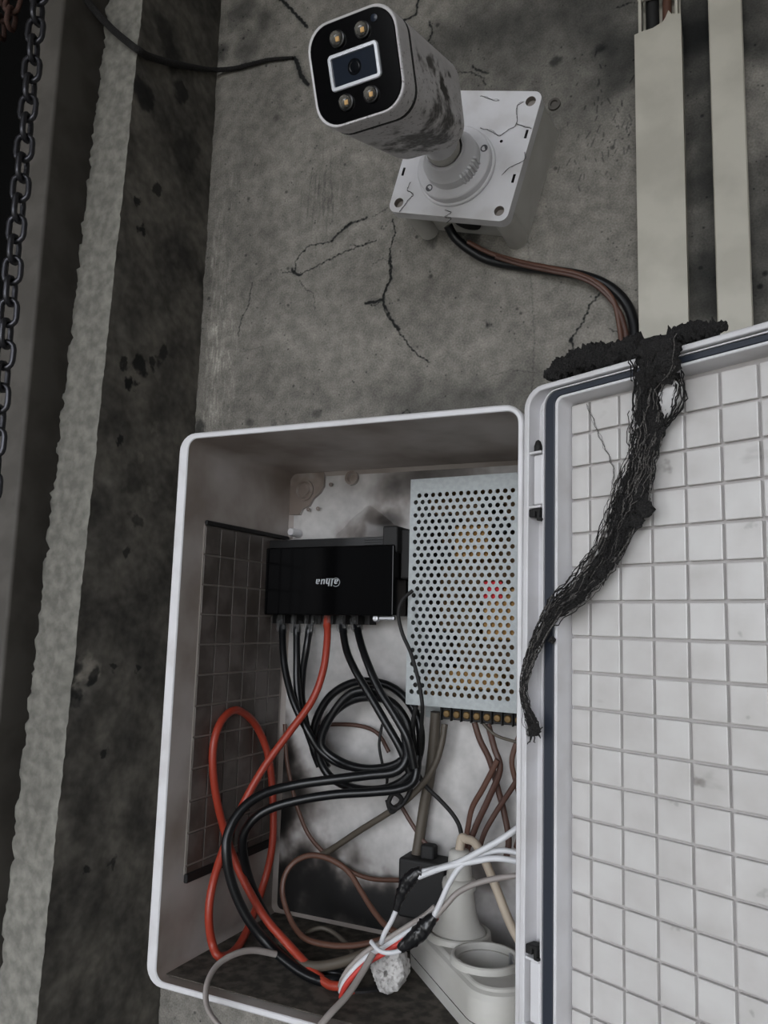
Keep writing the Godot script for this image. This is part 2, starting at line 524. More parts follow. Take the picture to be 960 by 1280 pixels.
	# dark blots, soot marks and painted trunking shade among them: place, radius in metres, strength
	var blots := [[[Vector2(-0.2421, 0.3032)], 0.005, 0.8], [[Vector2(-0.1394, 0.2636)], 0.007, 0.9], [[Vector2(-0.1739, 0.5749)], 0.008, 0.4], [[Vector2(-0.1247, 0.5762)], 0.009, 0.35], [[Vector2(-0.5979, 0.2223)], 0.012, 0.5],
		[[Vector2(-0.5293, 0.2236)], 0.008, 0.35], [[Vector2(-0.4921, 0.2206)], 0.008, 0.4], [[Vector2(-0.4391, 0.2263)], 0.009, 0.3], [[Vector2(-0.2961, 0.2115)], 0.02, 0.25], [[Vector2(-0.5651, 0.7096)], 0.03, 0.42], [[Vector2(-0.5741, 0.757)], 0.03, 0.35], [[Vector2(-0.5366, 0.7338)], 0.03, 0.3],
		[[Vector2(-0.2008, 0.5993)], 0.11, 0.36], [[Vector2(-0.1348, 0.606)], 0.12, 0.42], [[Vector2(-0.1472, 0.53)], 0.08, 0.24], [[Vector2(-0.2539, 0.6439)], 0.09, 0.26], [[Vector2(-0.2905, 0.6264)], 0.05, 0.2], [[Vector2(-0.2156, 0.221)], 0.05, 0.2], [[Vector2(-0.2659, 0.2299)], 0.05, 0.22], [[Vector2(-0.3189, 0.2306)], 0.04, 0.18],  # broad darker patches, upper right and above the box
		[[Vector2(-0.2596, 0.3971)], 0.012, 0.5], [[Vector2(-0.2731, 0.4086)], 0.014, 0.4], [[Vector2(-0.3047, 0.4055)], 0.01, 0.4], [[Vector2(-0.5118, 0.601)], 0.01, 0.3], [[Vector2(-0.6027, 0.721)], 0.02, 0.4], [[Vector2(-0.0332, 0.5821)], 0.05, 0.4], [[Vector2(-0.0344, 0.5322)], 0.05, 0.4], [[Vector2(-0.0344, 0.4747)], 0.05, 0.36], [[Vector2(-0.0336, 0.4182)], 0.05, 0.36], [[Vector2(-0.0336, 0.363)], 0.05, 0.36], [[Vector2(-0.0336, 0.3089)], 0.05, 0.36], [[Vector2(0.0213, 0.5563)], 0.07, 0.42], [[Vector2(0.0206, 0.4763)], 0.07, 0.34], [[Vector2(0.0191, 0.391)], 0.07, 0.3], [[Vector2(0.0176, 0.3083)], 0.07, 0.26], [[Vector2(-0.1039, 0.5612)], 0.05, 0.3]]  # dark spots, some under the junction box; shade painted beside the trunkings
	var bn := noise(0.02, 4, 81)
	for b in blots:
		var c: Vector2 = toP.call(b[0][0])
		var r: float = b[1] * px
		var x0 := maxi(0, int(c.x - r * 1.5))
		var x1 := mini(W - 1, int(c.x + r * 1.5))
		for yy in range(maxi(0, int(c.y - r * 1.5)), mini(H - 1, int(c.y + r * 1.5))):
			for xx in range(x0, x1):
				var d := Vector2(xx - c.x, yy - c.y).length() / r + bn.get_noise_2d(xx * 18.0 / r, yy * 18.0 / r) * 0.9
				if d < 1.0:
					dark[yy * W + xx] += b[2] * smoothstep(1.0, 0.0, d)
	# runs of dirt: vertical smears left of the box on the wall, scratches right of it
	var r2 := RandomNumberGenerator.new()
	r2.seed = 9
	for k in 46:
		var c: Vector2 = toP.call([Vector2(-0.4439, 0.4981)][0])
		var q := c + Vector2(r2.randfn(0, 20), r2.randfn(0, 36))
		for s in 34:
			dab(dark, W, H, q.x + jit.get_noise_2d(q.x, s) * 2.0, q.y + s * 1.1, r2.randf_range(1.2, 2.8), 0.035)
	for k in 60:
		var c2: Vector2 = toP.call([Vector2(-0.1184, 0.4964)][0])
		var q2 := c2 + Vector2(r2.randfn(0, 34), r2.randfn(0, 50))
		var d2 := Vector2(r2.randf_range(-0.7, 0.4), 1.0).normalized()
		for s in int(r2.randf_range(5, 16)):
			dab(dark, W, H, q2.x + d2.x * s, q2.y + d2.y * s, 1.6, 0.14)
	# pits: small dark holes all over
	for k in 3000:
		var q3 := Vector2(r2.randf_range(0, W), r2.randf_range(0, H))
		if bn.get_noise_2d(q3.x * 0.4, q3.y * 0.4) > -0.05:
			var rr3 := r2.randf_range(0.9, 2.2) if r2.randf() < 0.93 else r2.randf_range(2.5, 5.0)
			dab(dark, W, H, q3.x, q3.y, rr3, 0.42)
			dab(deep, W, H, q3.x, q3.y, rr3, 0.4)
	# pale salts up the left edge
	for k in 420:
		var c4: Vector2 = toP.call([Vector2(-0.5911, 0.3257)][0])
		var q4 := c4 + Vector2(absf(r2.randfn(0, 30)) - 8.0, r2.randfn(0, 190))
		for s in 16:
			dab(dark, W, H, q4.x, q4.y + s * 1.5, r2.randf_range(1.4, 3.4), -0.035)
	for k in 150:
		var c5: Vector2 = toP.call([Vector2(-0.5578, 0.2822)][0])
		var q5 := c5 + Vector2(r2.randfn(0, 16), r2.randfn(0, 110))
		for s in 12:
			dab(dark, W, H, q5.x + jit.get_noise_2d(q5.x, s * 4.0) * 4.0, q5.y + s * 1.6, r2.randf_range(1.2, 2.6), -0.04)
	var na := noise(0.0045, 5, 61).get_image(W, H).get_data()
	var nb := noise(0.03, 5, 62).get_image(W, H).get_data()
	var nc := noise(0.25, 2, 63).get_image(W, H).get_data()
	var rgb_ := PackedByteArray()
	rgb_.resize(W * H * 3)
	var hgt := PackedByteArray()
	hgt.resize(W * H)
	for i in W * H:
		var v := 121.0 + (na[i] - 128) * 0.11 + (nb[i] - 128) * 0.15 + (nc[i] - 128) * 0.14
		var dk := 1.0 - clampf(dark[i], -0.35, 0.88)
		v *= dk
		var soot := clampf(dark[i], 0.0, 1.0) * 6.0  # tint for every dark mark, painted shade included
		rgb_[i * 3] = clampi(int(v * 1.0 - soot * 0.3), 0, 255)
		rgb_[i * 3 + 1] = clampi(int(v * 0.972), 0, 255)
		rgb_[i * 3 + 2] = clampi(int(v * 0.918), 0, 255)
		hgt[i] = clampi(int(128.0 + (nb[i] - 128) * 0.6 + (nc[i] - 128) * 0.25 + (na[i] - 128) * 0.3 - deep[i] * 70.0), 0, 255)
	var m := flat(Color.WHITE, 0.93)
	m.albedo_texture = ImageTexture.create_from_image(Image.create_from_data(W, H, false, Image.FORMAT_RGB8, rgb_))
	m.heightmap_enabled = true
	m.heightmap_texture = ImageTexture.create_from_image(Image.create_from_data(W, H, false, Image.FORMAT_L8, hgt))
	m.heightmap_scale = 0.22
	return m


func planar(b: MB) -> MB:
	for i in b.v.size():
		b.u[i] = Vector2((b.v[i].x + 0.47) / 0.32, (0.165 - b.v[i].y) / 0.48)
	return b


func backplate_texture() -> StandardMaterial3D:
	# the box's back panel: light plastic, brown dirt above, much darker in the lower left corner
	var W := 512
	var H := 768
	var sc := W / 0.32
	var dark := PackedFloat32Array()
	dark.resize(W * H)
	var bn := noise(0.012, 4, 85)
	var blots := [[[Vector2(-0.4653, -0.1557)], 0.045, 0.9], [[Vector2(-0.4346, -0.1845)], 0.04, 0.6], [[Vector2(-0.4622, -0.2117)], 0.04, 0.95], [[Vector2(-0.4273, -0.2384)], 0.034, 0.9], [[Vector2(-0.38, -0.273)], 0.055, 0.97], [[Vector2(-0.3364, -0.2769)], 0.05, 0.97], [[Vector2(-0.3623, -0.2739)], 0.05, 0.9], [[Vector2(-0.4536, -0.2812)], 0.065, 0.97], [[Vector2(-0.4064, -0.2887)], 0.065, 0.97], [[Vector2(-0.4709, -0.107)], 0.024, 0.7], [[Vector2(-0.3682, -0.2338)], 0.022, 0.6], [[Vector2(-0.2405, -0.2259)], 0.04, 0.6], [[Vector2(-0.3025, -0.2996)], 0.05, 0.8],
		[[Vector2(-0.357, 0.0955)], 0.03, 0.5], [[Vector2(-0.3848, 0.0894)], 0.024, 0.4], [[Vector2(-0.3328, 0.1032)], 0.022, 0.55], [[Vector2(-0.3221, 0.1401)], 0.04, 0.42], [[Vector2(-0.2787, 0.1503)], 0.06, 0.4], [[Vector2(-0.3491, 0.133)], 0.03, 0.25], [[Vector2(-0.3292, 0.0703)], 0.04, 0.3], [[Vector2(-0.3869, 0.1475)], 0.02, 0.15]]  # brown dirt, and a darker triangle at the wrinkle
	for b in blots:
		var q: Vector2 = b[0][0]
		var r: float = b[1]
		var cx := (q.x + 0.47) * sc
		var cy := (0.165 - q.y) * sc
		for yy in range(maxi(0, int(cy - r * 1.5 * sc)), mini(H - 1, int(cy + r * 1.5 * sc))):
			for xx in range(maxi(0, int(cx - r * 1.5 * sc)), mini(W - 1, int(cx + r * 1.5 * sc))):
				var d := Vector2(xx - cx, yy - cy).length() / (r * sc) + bn.get_noise_2d(xx, yy) * 0.45
				if d < 1.0:
					var i := yy * W + xx
					dark[i] = 1.0 - (1.0 - dark[i]) * (1.0 - b[2] * smoothstep(1.0, 0.0, d))
	var na := noise(0.01, 5, 66).get_image(W, H).get_data()
	var nb := noise(0.05, 4, 67).get_image(W, H).get_data()
	var rgb_ := PackedByteArray()
	rgb_.resize(W * H * 3)
	for i in W * H:
		var v := (178.0 + (na[i] - 128) * 0.16 + (nb[i] - 128) * 0.06) * (1.0 - clampf(dark[i], 0.0, 0.93))
		var warm := clampf(dark[i] * 1.6, 0.0, 1.0)
		rgb_[i * 3] = clampi(int(v), 0, 255)
		rgb_[i * 3 + 1] = clampi(int(v * lerpf(0.985, 0.93, warm)), 0, 255)
		rgb_[i * 3 + 2] = clampi(int(v * lerpf(0.975, 0.89, warm)), 0, 255)
	var m := flat(Color.WHITE, 0.45)
	m.albedo_texture = ImageTexture.create_from_image(Image.create_from_data(W, H, false, Image.FORMAT_RGB8, rgb_))
	return m


func return_texture() -> StandardMaterial3D:
	# the side of the pillar, u along z 0..0.20, v along y -0.6..1.0
	var W := 256
	var H := 2048
	var dark := PackedFloat32Array()
	dark.resize(W * H)
	var bn := noise(0.02, 4, 83)
	var blots := [[[Vector2(0.1035, 0.27)], 0.014, 0.75], [[Vector2(0.1111, 0.2472)], 0.010, 0.85], [[Vector2(0.1237, 0.2638)], 0.008, 0.6], [[Vector2(0.0812, 0.277)], 0.008, 0.6], [[Vector2(0.1214, 0.4494)], 0.006, 0.7], [[Vector2(0.1111, 0.4217)], 0.007, 0.8], [[Vector2(0.0933, 0.4803)], 0.009, 0.6],
		[[Vector2(0.1168, 0.5707)], 0.022, 0.6], [[Vector2(0.0664, 0.6219)], 0.02, 0.55], [[Vector2(0.0627, 0.2922)], 0.012, 0.5], [[Vector2(0.1211, 0.1798)], 0.006, 0.7], [[Vector2(0.1, 0.065)], 0.006, 0.5], [[Vector2(0.1323, -0.0623)], 0.010, 0.7], [[Vector2(0.1067, -0.053)], 0.005, 0.6], [[Vector2(0.0709, -0.0568)], 0.005, 0.6],
		[[Vector2(0.1112, -0.1403)], 0.007, 0.6], [[Vector2(0.0888, -0.2506)], 0.007, 0.5], [[Vector2(0.1235, -0.2488)], 0.006, 0.6], [[Vector2(0.1539, -0.0558)], 0.016, 0.55], [[Vector2(0.1544, -0.0803)], 0.012, 0.6], [[Vector2(0.0891, 0.1006)], 0.012, 0.4], [[Vector2(0.0994, 0.1425)], 0.016, 0.2], [[Vector2(0.0439, 0.5426)], 0.03, 0.35], [[Vector2(0.0247, 0.4192)], 0.03, 0.3], [[Vector2(0.0846, 0.661)], 0.03, 0.35],
		[[Vector2(0.1461, -0.0616)], 0.02, -0.35], [[Vector2(0.1609, 0.1319)], 0.016, -0.3], [[Vector2(0.0677, 0.207)], 0.008, -0.25], [[Vector2(0.0894, 0.1663)], 0.008, -0.2], [[Vector2(0.0667, 0.1302)], 0.009, -0.22]]
	var sx := W / 0.20
	var sy := H / 1.6
	for b in blots:
		var q: Vector2 = b[0][0]
		var r: float = b[1]
		for yy in range(maxi(0, int((1.0 - q.y - r * 1.6) * sy)), mini(H - 1, int((1.0 - q.y + r * 1.6) * sy))):
			for xx in range(maxi(0, int((q.x - r * 1.6) * sx)), mini(W - 1, int((q.x + r * 1.6) * sx))):
				var d := Vector2(xx / sx - q.x, 1.0 - yy / sy - q.y).length() / r + bn.get_noise_2d(xx * 0.02 / r, yy * 0.02 / r) * 1.1
				if d < 1.0:
					dark[yy * W + xx] += b[2] * smoothstep(1.0, 0.4, d)
	var na := noise(0.008, 5, 64).get_image(W, H).get_data()
	var nb := noise(0.05, 4, 65).get_image(W, H).get_data()
	var rgb_ := PackedByteArray()
	rgb_.resize(W * H * 3)
	for i in W * H:
		var v := (84.0 + (na[i] - 128) * 0.22 + (nb[i] - 128) * 0.12) * (1.0 - clampf(dark[i], -0.7, 0.92))  # dark base tone: dirty concrete with some shade painted in
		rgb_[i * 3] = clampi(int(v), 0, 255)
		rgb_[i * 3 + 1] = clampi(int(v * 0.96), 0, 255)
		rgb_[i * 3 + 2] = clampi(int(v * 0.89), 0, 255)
	var m := flat(Color.WHITE, 0.95)
	m.albedo_texture = ImageTexture.create_from_image(Image.create_from_data(W, H, false, Image.FORMAT_RGB8, rgb_))
	return m


# white paint with soot caught on the underside and the lower right flank; u runs round from the top right corner, v from the face back
func body_texture() -> StandardMaterial3D:
	var W := 1024
	var H := 512
	var na := noise(0.012, 5, 71).get_image(W, H).get_data()
	var nb := noise(0.05, 4, 72).get_image(W, H).get_data()
	var nr := FastNoiseLite.new()
	nr.noise_type = FastNoiseLite.TYPE_CELLULAR
	nr.seed = 73
	nr.frequency = 0.035
	nr.cellular_return_type = FastNoiseLite.RETURN_DISTANCE2_SUB
	nr.domain_warp_enabled = true
	nr.domain_warp_amplitude = 40.0
	var nw := nr.get_image(W, H).get_data()
	var rgb_ := PackedByteArray()
	rgb_.resize(W * H * 3)
	for y in H:
		for x in W:
			var i := y * W + x
			var u := float(x) / W
			var v := float(y) / H
			var a := (na[i] - 128) / 128.0
			var b := (nb[i] - 128) / 128.0
			var low := smoothstep(0.55, 0.68, u) * smoothstep(1.0, 0.9, u)   # the underside and the flank above it
			var mass := smoothstep(0.34, 0.02, Vector2((u - 0.755) * 1.7, (v - 0.64) * 1.1).length() + a * 0.22)
			var flank := smoothstep(0.18, 0.02, Vector2((u - 0.955) * 3.2, (v - 0.50) * 0.9).length() + a * 0.2)
			var vein := smoothstep(0.10, 0.0, nw[i] / 255.0 + a * 0.03) * low * smoothstep(0.98, 0.86, v) * 0.55
			var fleck := smoothstep(0.34, 0.6, b) * low * 0.4
			var s := clampf(mass * (0.88 + 0.5 * b) + flank * 0.7 + vein + fleck, 0.0, 0.9)
			var w := 1.0 - s
			rgb_[i * 3] = int(lerpf(34.0, 199.0 + a * 8.0, w))
			rgb_[i * 3 + 1] = int(lerpf(31.0, 196.0 + a * 8.0, w))
			rgb_[i * 3 + 2] = int(lerpf(30.0, 197.0 + a * 8.0, w))
	var m := flat(Color.WHITE, 0.42)
	m.albedo_texture = ImageTexture.create_from_image(Image.create_from_data(W, H, false, Image.FORMAT_RGB8, rgb_))
	return m


# ---------------------------------------------------------------- the scene
func _ready() -> void:
	rng.seed = 4
	var cam := Camera3D.new()
	cam.name = "camera"
	cam.fov = 65.2385
	cam.near = 0.02
	cam.far = 60.0
	cam.transform = Transform3D(Basis(Vector3(0.906397, 0.028030, -0.421495), Vector3(0.031927, 0.990396, 0.134520), Vector3(0.421218, -0.135385, 0.896798)), Vector3(0, 0, 0.75))
	add_child(cam)
	var we := WorldEnvironment.new()
	we.name = "world_environment"
	var env := Environment.new()
	env.background_mode = Environment.BG_SKY
	var sky := Sky.new()
	var sm := ProceduralSkyMaterial.new()
	sm.sky_top_color = Color(0.80, 0.82, 0.85)
	sm.sky_horizon_color = Color(0.90, 0.91, 0.93)
	sm.ground_horizon_color = Color(0.62, 0.61, 0.60)
	sm.ground_bottom_color = Color(0.45, 0.45, 0.44)
	sky.sky_material = sm
	env.sky = sky
	env.background_energy_multiplier = 1.0
	env.tonemap_mode = Environment.TONE_MAPPER_LINEAR
	env.tonemap_exposure = 8.9
	env.sdfgi_enabled = true
	env.ssao_enabled = true
	env.ssil_enabled = true
	we.environment = env
	add_child(we)
	materials()
	setting()
	equipment_box()
	box_door()
	power_supply()
	network_switch()
	junction_box()
	bullet_camera()
	trunking()
	power_strip()
	cables()
	cobwebs()
	chains()


func setting() -> void:
	var b := MB.new()
	# the back wall: a front face that carries the plaster's marks and some painted shade, and its thickness behind
	var uv := func(p: Vector3) -> Vector2: return Vector2((p.x + 0.62) / 0.8, 1.0 - (p.y + 0.40) / 1.26)
	var c := [Vector3(-3.2, -1.4, 0), Vector3(1.5, -1.4, 0), Vector3(1.5, 1.4, 0), Vector3(-3.2, 1.4, 0)]
	var F := Vector3.BACK
	b.tri(c[0], c[1], c[2], F, F, F, uv.call(c[0]), uv.call(c[1]), uv.call(c[2]))
	b.tri(c[0], c[2], c[3], F, F, F, uv.call(c[0]), uv.call(c[2]), uv.call(c[3]))
	b.box(Vector3(-0.85, 0, -0.1005), Vector3(4.7, 2.8, 0.2))
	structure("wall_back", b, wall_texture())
	# the pillar left of it: dark side facing right, lit strip facing out, with a chipped edge between
	var chip := noise(28.0, 4, 91)
	var fine := noise(130.0, 4, 92)
	var rows := []
	var uvs := []
	var front := []
	var ys := 330
	for i in ys + 1:
		var y := -0.6 + 1.6 * i / ys
		var zf := lerpf(0.172, 0.136, clampf((y + 0.4) / 1.1, -0.2, 1.3))
		var rag := 0.0010 * fine.get_noise_1d(y) + 0.004 * maxf(0.0, chip.get_noise_1d(y * 1.3) - 0.1)
		for g in [[0.135, 0.012, 0.006], [0.07, 0.010, 0.006], [-0.075, 0.018, 0.010], [-0.045, 0.012, 0.006], [0.30, 0.008, 0.003]]:
			rag += g[2] * exp(-pow((y - g[0]) / g[1], 2.0)) * (0.7 + 0.6 * fine.get_noise_1d(y * 1.7))
		var line := PackedVector3Array()
		var lu := PackedVector2Array()
		for j in 25:
			var f := float(j) / 24
			var z := (zf - rag) * f
			var push := 0.0012 * fine.get_noise_2d(z * 1.2, y * 1.2) + 0.0016 * chip.get_noise_2d(z, y)
			push -= (rag * 0.9) * smoothstep(0.8, 1.0, f)
			line.append(Vector3(-0.605 + push, y, z))
			lu.append(Vector2(z / 0.20, (1.0 - y) / 1.6))
		rows.append(line)
		uvs.append(lu)
		var fl := PackedVector3Array()
		var edge: Vector3 = line[24]
		for j in 19:
			var f2 := float(j) / 18
			var x := lerpf(edge.x, -0.677, f2)
			var out := 0.0016 * fine.get_noise_2d(x * 1.2 + 5.0, y) + 0.0012 * chip.get_noise_2d(x, y + 9.0)
			out -= 0.030 * smoothstep(0.72, 1.0, f2 + 0.10 * chip.get_noise_2d(x * 2.0, y * 2.0) + 0.03 * fine.get_noise_1d(y))
			fl.append(Vector3(x, y, lerpf(edge.z, zf + out, smoothstep(0.0, 0.12, f2))))
		front.append(fl)
	var s := MB.new()
	s.grid(rows, Vector3.RIGHT, uvs)
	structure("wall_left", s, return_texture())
	var f := MB.new()
	f.grid(front, Vector3.BACK)
	f.quad(Vector3(-0.677, -0.6, 0), Vector3(-0.677, -0.6, 0.142), Vector3(-0.677, 1.0, 0.106), Vector3(-0.677, 1.0, 0), Vector3.LEFT)
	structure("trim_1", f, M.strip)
	# a painted beam in front of the strip's left end, and a near-black block beyond it
	var p := MB.new()
	p.box(Vector3(-0.7005, 0.2, 0.094), Vector3(0.049, 1.6, 0.176), 0.004, 2)
	structure("trim_2", p, M.paint)
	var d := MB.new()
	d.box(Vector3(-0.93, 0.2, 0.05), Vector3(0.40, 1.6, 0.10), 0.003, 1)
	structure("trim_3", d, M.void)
	# the unseen rest of the shed; the openings behind the viewer are shaped for the light
	var r := MB.new()
	r.box(Vector3(-0.85, -1.45, 1.5), Vector3(4.9, 0.1, 3.4))
	structure("floor", r, M.floor)
	var k := MB.new()
	k.box(Vector3(-0.85, 1.45, 1.4), Vector3(4.9, 0.1, 3.0))
	structure("ceiling", k, M.concrete)
	var w := MB.new()
	w.box(Vector3(1.55, 0, 1.45), Vector3(0.1, 2.8, 2.9))
	structure("wall_right", w, M.concrete)
	var o := MB.new()
	o.box(Vector3(1.35, 0, 2.85), Vector3(0.3, 2.8, 0.1))
	o.box(Vector3(-1.65, 0, 2.85), Vector3(1.1, 2.8, 0.1))  # unseen pier added to keep reflections in the black faces dark
	o.box(Vector3(-0.85, 1.25, 2.85), Vector3(4.7, 0.3, 0.1))  # unseen lintel added to set how high the daylight enters
	structure("wall_front_added", o, M.concrete)
	var lw := MB.new()
	lw.box(Vector3(-3.25, 0, 1.4), Vector3(0.1, 2.8, 2.8))
	structure("wall_outer", lw, M.concrete)


# ---------------------------------------------------------------- the plastic equipment box
var enclosure: Node3D
const BX0 := -0.472
const BX1 := -0.1525
const BY0 := -0.304
const BY1 := 0.1635
const BZ := 0.186


func equipment_box() -> void:
	enclosure = thing("equipment_box", "open white plastic equipment box on the concrete wall, its ribbed door swung wide", "equipment box", at(Vector3(-0.312, BY0, 0.001)))
	var b := MB.new()
	var ix0 := BX0 + 0.0105
	var ix1 := BX1 - 0.005
	var iy0 := BY0 + 0.0055
	var iy1 := BY1 - 0.0055
	b.loft([
		MB.rrect(BX0 + 0.002, BY0 + 0.002, BX1 - 0.002, BY1 - 0.002, 0.014, 0.001),
		MB.rrect(BX0, BY0, BX1, BY1, 0.016, 0.004),
		MB.rrect(BX0, BY0, BX1, BY1, 0.016, BZ - 0.002),
		MB.rrect(BX0 + 0.0008, BY0 + 0.0008, BX1 - 0.0008, BY1 - 0.0008, 0.0155, BZ - 0.0006),
		MB.rrect(BX0 + 0.002, BY0 + 0.0018, BX1 - 0.0018, BY1 - 0.0018, 0.0145, BZ),
		MB.rrect(ix0 - 0.0008, iy0 - 0.0006, ix1 + 0.0006, iy1 + 0.0006, 0.0095, BZ),
		MB.rrect(ix0, iy0, ix1, iy1, 0.009, BZ - 0.001)], true)
	obj("body", b, M.white, enclosure)
	var n := MB.new()
	n.loft([MB.rrect(ix0, iy0, ix1, iy1, 0.009, BZ - 0.001), MB.rrect(ix0 + 0.001, iy0 + 0.001, ix1 - 0.001, iy1 - 0.001, 0.009, 0.0125), MB.rrect(ix0 + 0.005, iy0 + 0.005, ix1 - 0.005, iy1 - 0.005, 0.006, 0.008)])
	obj("inner_wall", n, M.inner, enclosure)
	var bp := MB.new()
	bp.loft([MB.rrect(ix0 + 0.004, iy0 + 0.004, ix1 - 0.004, iy1 - 0.004, 0.006, 0.0075), MB.rrect(ix0 + 0.0045, iy0 + 0.0045, ix1 - 0.0045, iy1 - 0.0045, 0.006, 0.0082)], false, true)
	var back := obj("back_panel", planar(bp), backplate_texture(), enclosure)
	var du := MB.new()
	du.box(Vector3((ix0 + ix1) * 0.5, iy0 + 0.0018, 0.094), Vector3(ix1 - ix0 - 0.006, 0.0010, 0.165), 0.0004, 1)  # thin mottled dark brown sheet over the box floor
	obj("floor_sheet", du, M.dark_brown, enclosure)
	# the moulded corner boss, the pads and the white pin on the back panel
	var boss := MB.new()
	boss.slab(PackedVector2Array([Vector2(-0.4605, 0.157), Vector2(-0.4605, 0.112), Vector2(-0.447, 0.112), Vector2(-0.444, 0.118), Vector2(-0.436, 0.121), Vector2(-0.431, 0.129), Vector2(-0.423, 0.135), Vector2(-0.419, 0.142), Vector2(-0.419, 0.157)]), 0.008, 0.0125)
	boss.t = Transform3D(Basis(Vector3.RIGHT, PI / 2), Vector3(-0.442, 0.138, 0.0125))
	boss.lathe([Vector2(0.0115, 0), Vector2(0.0115, 0.0025), Vector2(0.0095, 0.0025), Vector2(0.008, 0.0004), Vector2(0.006, 0.0004), Vector2(0.006, 0.002), Vector2(0, 0.002)], 24)
	obj("corner_boss", boss, M.backplate, back)
	for q in [[Vector3(-0.4358, 0.1168, 0.0125)][0], [Vector3(-0.424, 0.1173, 0.0125)][0], [Vector3(-0.4095, 0.1427, 0.0125)][0]]:
		var h := MB.new()
		h.t = Transform3D(Basis(Vector3.RIGHT, PI / 2), q)
		h.lathe([Vector2(0.0022, 0), Vector2(0.0022, 0.0016), Vector2(0.001, 0.0016), Vector2(0.001, 0)], 10)
		obj("pin", h, M.backplate, back)
	var cup := MB.new()
	cup.t = Transform3D(Basis(Vector3.RIGHT, PI / 2), [Vector3(-0.3859, 0.1491, 0.0085)][0])
	cup.lathe([Vector2(0.0075, 0), Vector2(0.0075, 0.004), Vector2(0.005, 0.004), Vector2(0.004, 0.0005), Vector2(0, 0.0005)], 18)
	obj("screw_boss", cup, M.backplate, back)
	var wp := MB.new()
	wp.t = Transform3D(Basis(Vector3.RIGHT, PI / 2), [Vector3(-0.449, 0.0916, 0.0085)][0])
	wp.lathe([Vector2(0.0045, 0), Vector2(0.0045, 0.016), Vector2(0.0035, 0.018), Vector2(0, 0.018)], 14, false)
	obj("pin", wp, M.white, back)
	# a folded wrinkle in the back panel's liner above the black unit
	var w := MB.new()
	var wn := noise(60.0, 3, 17)
	var rows := []
	for i in 22:
		var line := PackedVector3Array()
		for j in 26:
			var fx := float(j) / 25
			var fy := float(i) / 21
			var x := lerpf(-0.435, -0.318, fx)
			var y := lerpf(0.073, 0.122, fy)
			var ridge := maxf(0.0, 1.0 - absf(fx - 0.60 - (0.5 - fy) * 0.03) / (0.03 + (1.0 - fy) * 0.5))
			line.append(Vector3(x, y, 0.0074 + 0.012 * ridge * smoothstep(1.05, 0.55, fy + absf(fx - 0.6) * 0.7) + 0.0008 * wn.get_noise_2d(x, y)))
		rows.append(line)
	w.grid(rows, Vector3.BACK)
	obj("wrinkle", planar(w), back.material_override, back)
	# the left inner wall carries a sunken field of small square panels
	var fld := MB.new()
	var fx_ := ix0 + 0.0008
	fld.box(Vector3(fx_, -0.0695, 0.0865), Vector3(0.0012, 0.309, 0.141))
	var field := obj("knockout_field", fld, M.groove, enclosure)
	for r in 12:
		for k in 6:
			var y1 := 0.0825 - r * 0.0272
			var z1 := 0.1565 - k * 0.0233
			var y0 := maxf(y1 - 0.0256, -0.2235)
			var z0 := maxf(z1 - 0.0217, 0.0165)
			if y1 - y0 < 0.006:
				continue
			var t := MB.new()
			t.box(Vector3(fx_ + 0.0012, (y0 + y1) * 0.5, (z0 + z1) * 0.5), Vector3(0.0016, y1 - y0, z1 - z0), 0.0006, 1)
			obj("panel", t, M.dark_panel, field)
	for e in [[0.0855, 0.0045, 0.006], [-0.226, 0.008, 0.007]]:
		var l := MB.new()
		l.box(Vector3(fx_ + 0.0022, e[0], 0.0865), Vector3(e[2] * 0.6, e[1], 0.143), 0.0012, 1)
		obj("edge_ledge", l, M.dull_black, field)
	# a rubber gland in the floor that the cables leave by
	var gl := MB.new()
	gl.t = at([Vector3(-0.3142, -0.2975, 0.1054)][0])
	gl.lathe([Vector2(0.030, 0), Vector2(0.029, 0.003), Vector2(0.024, 0.0035), Vector2(0.022, 0.001), Vector2(0, 0.0008)], 28)
	obj("cable_gland", gl, M.dull_black, enclosure)


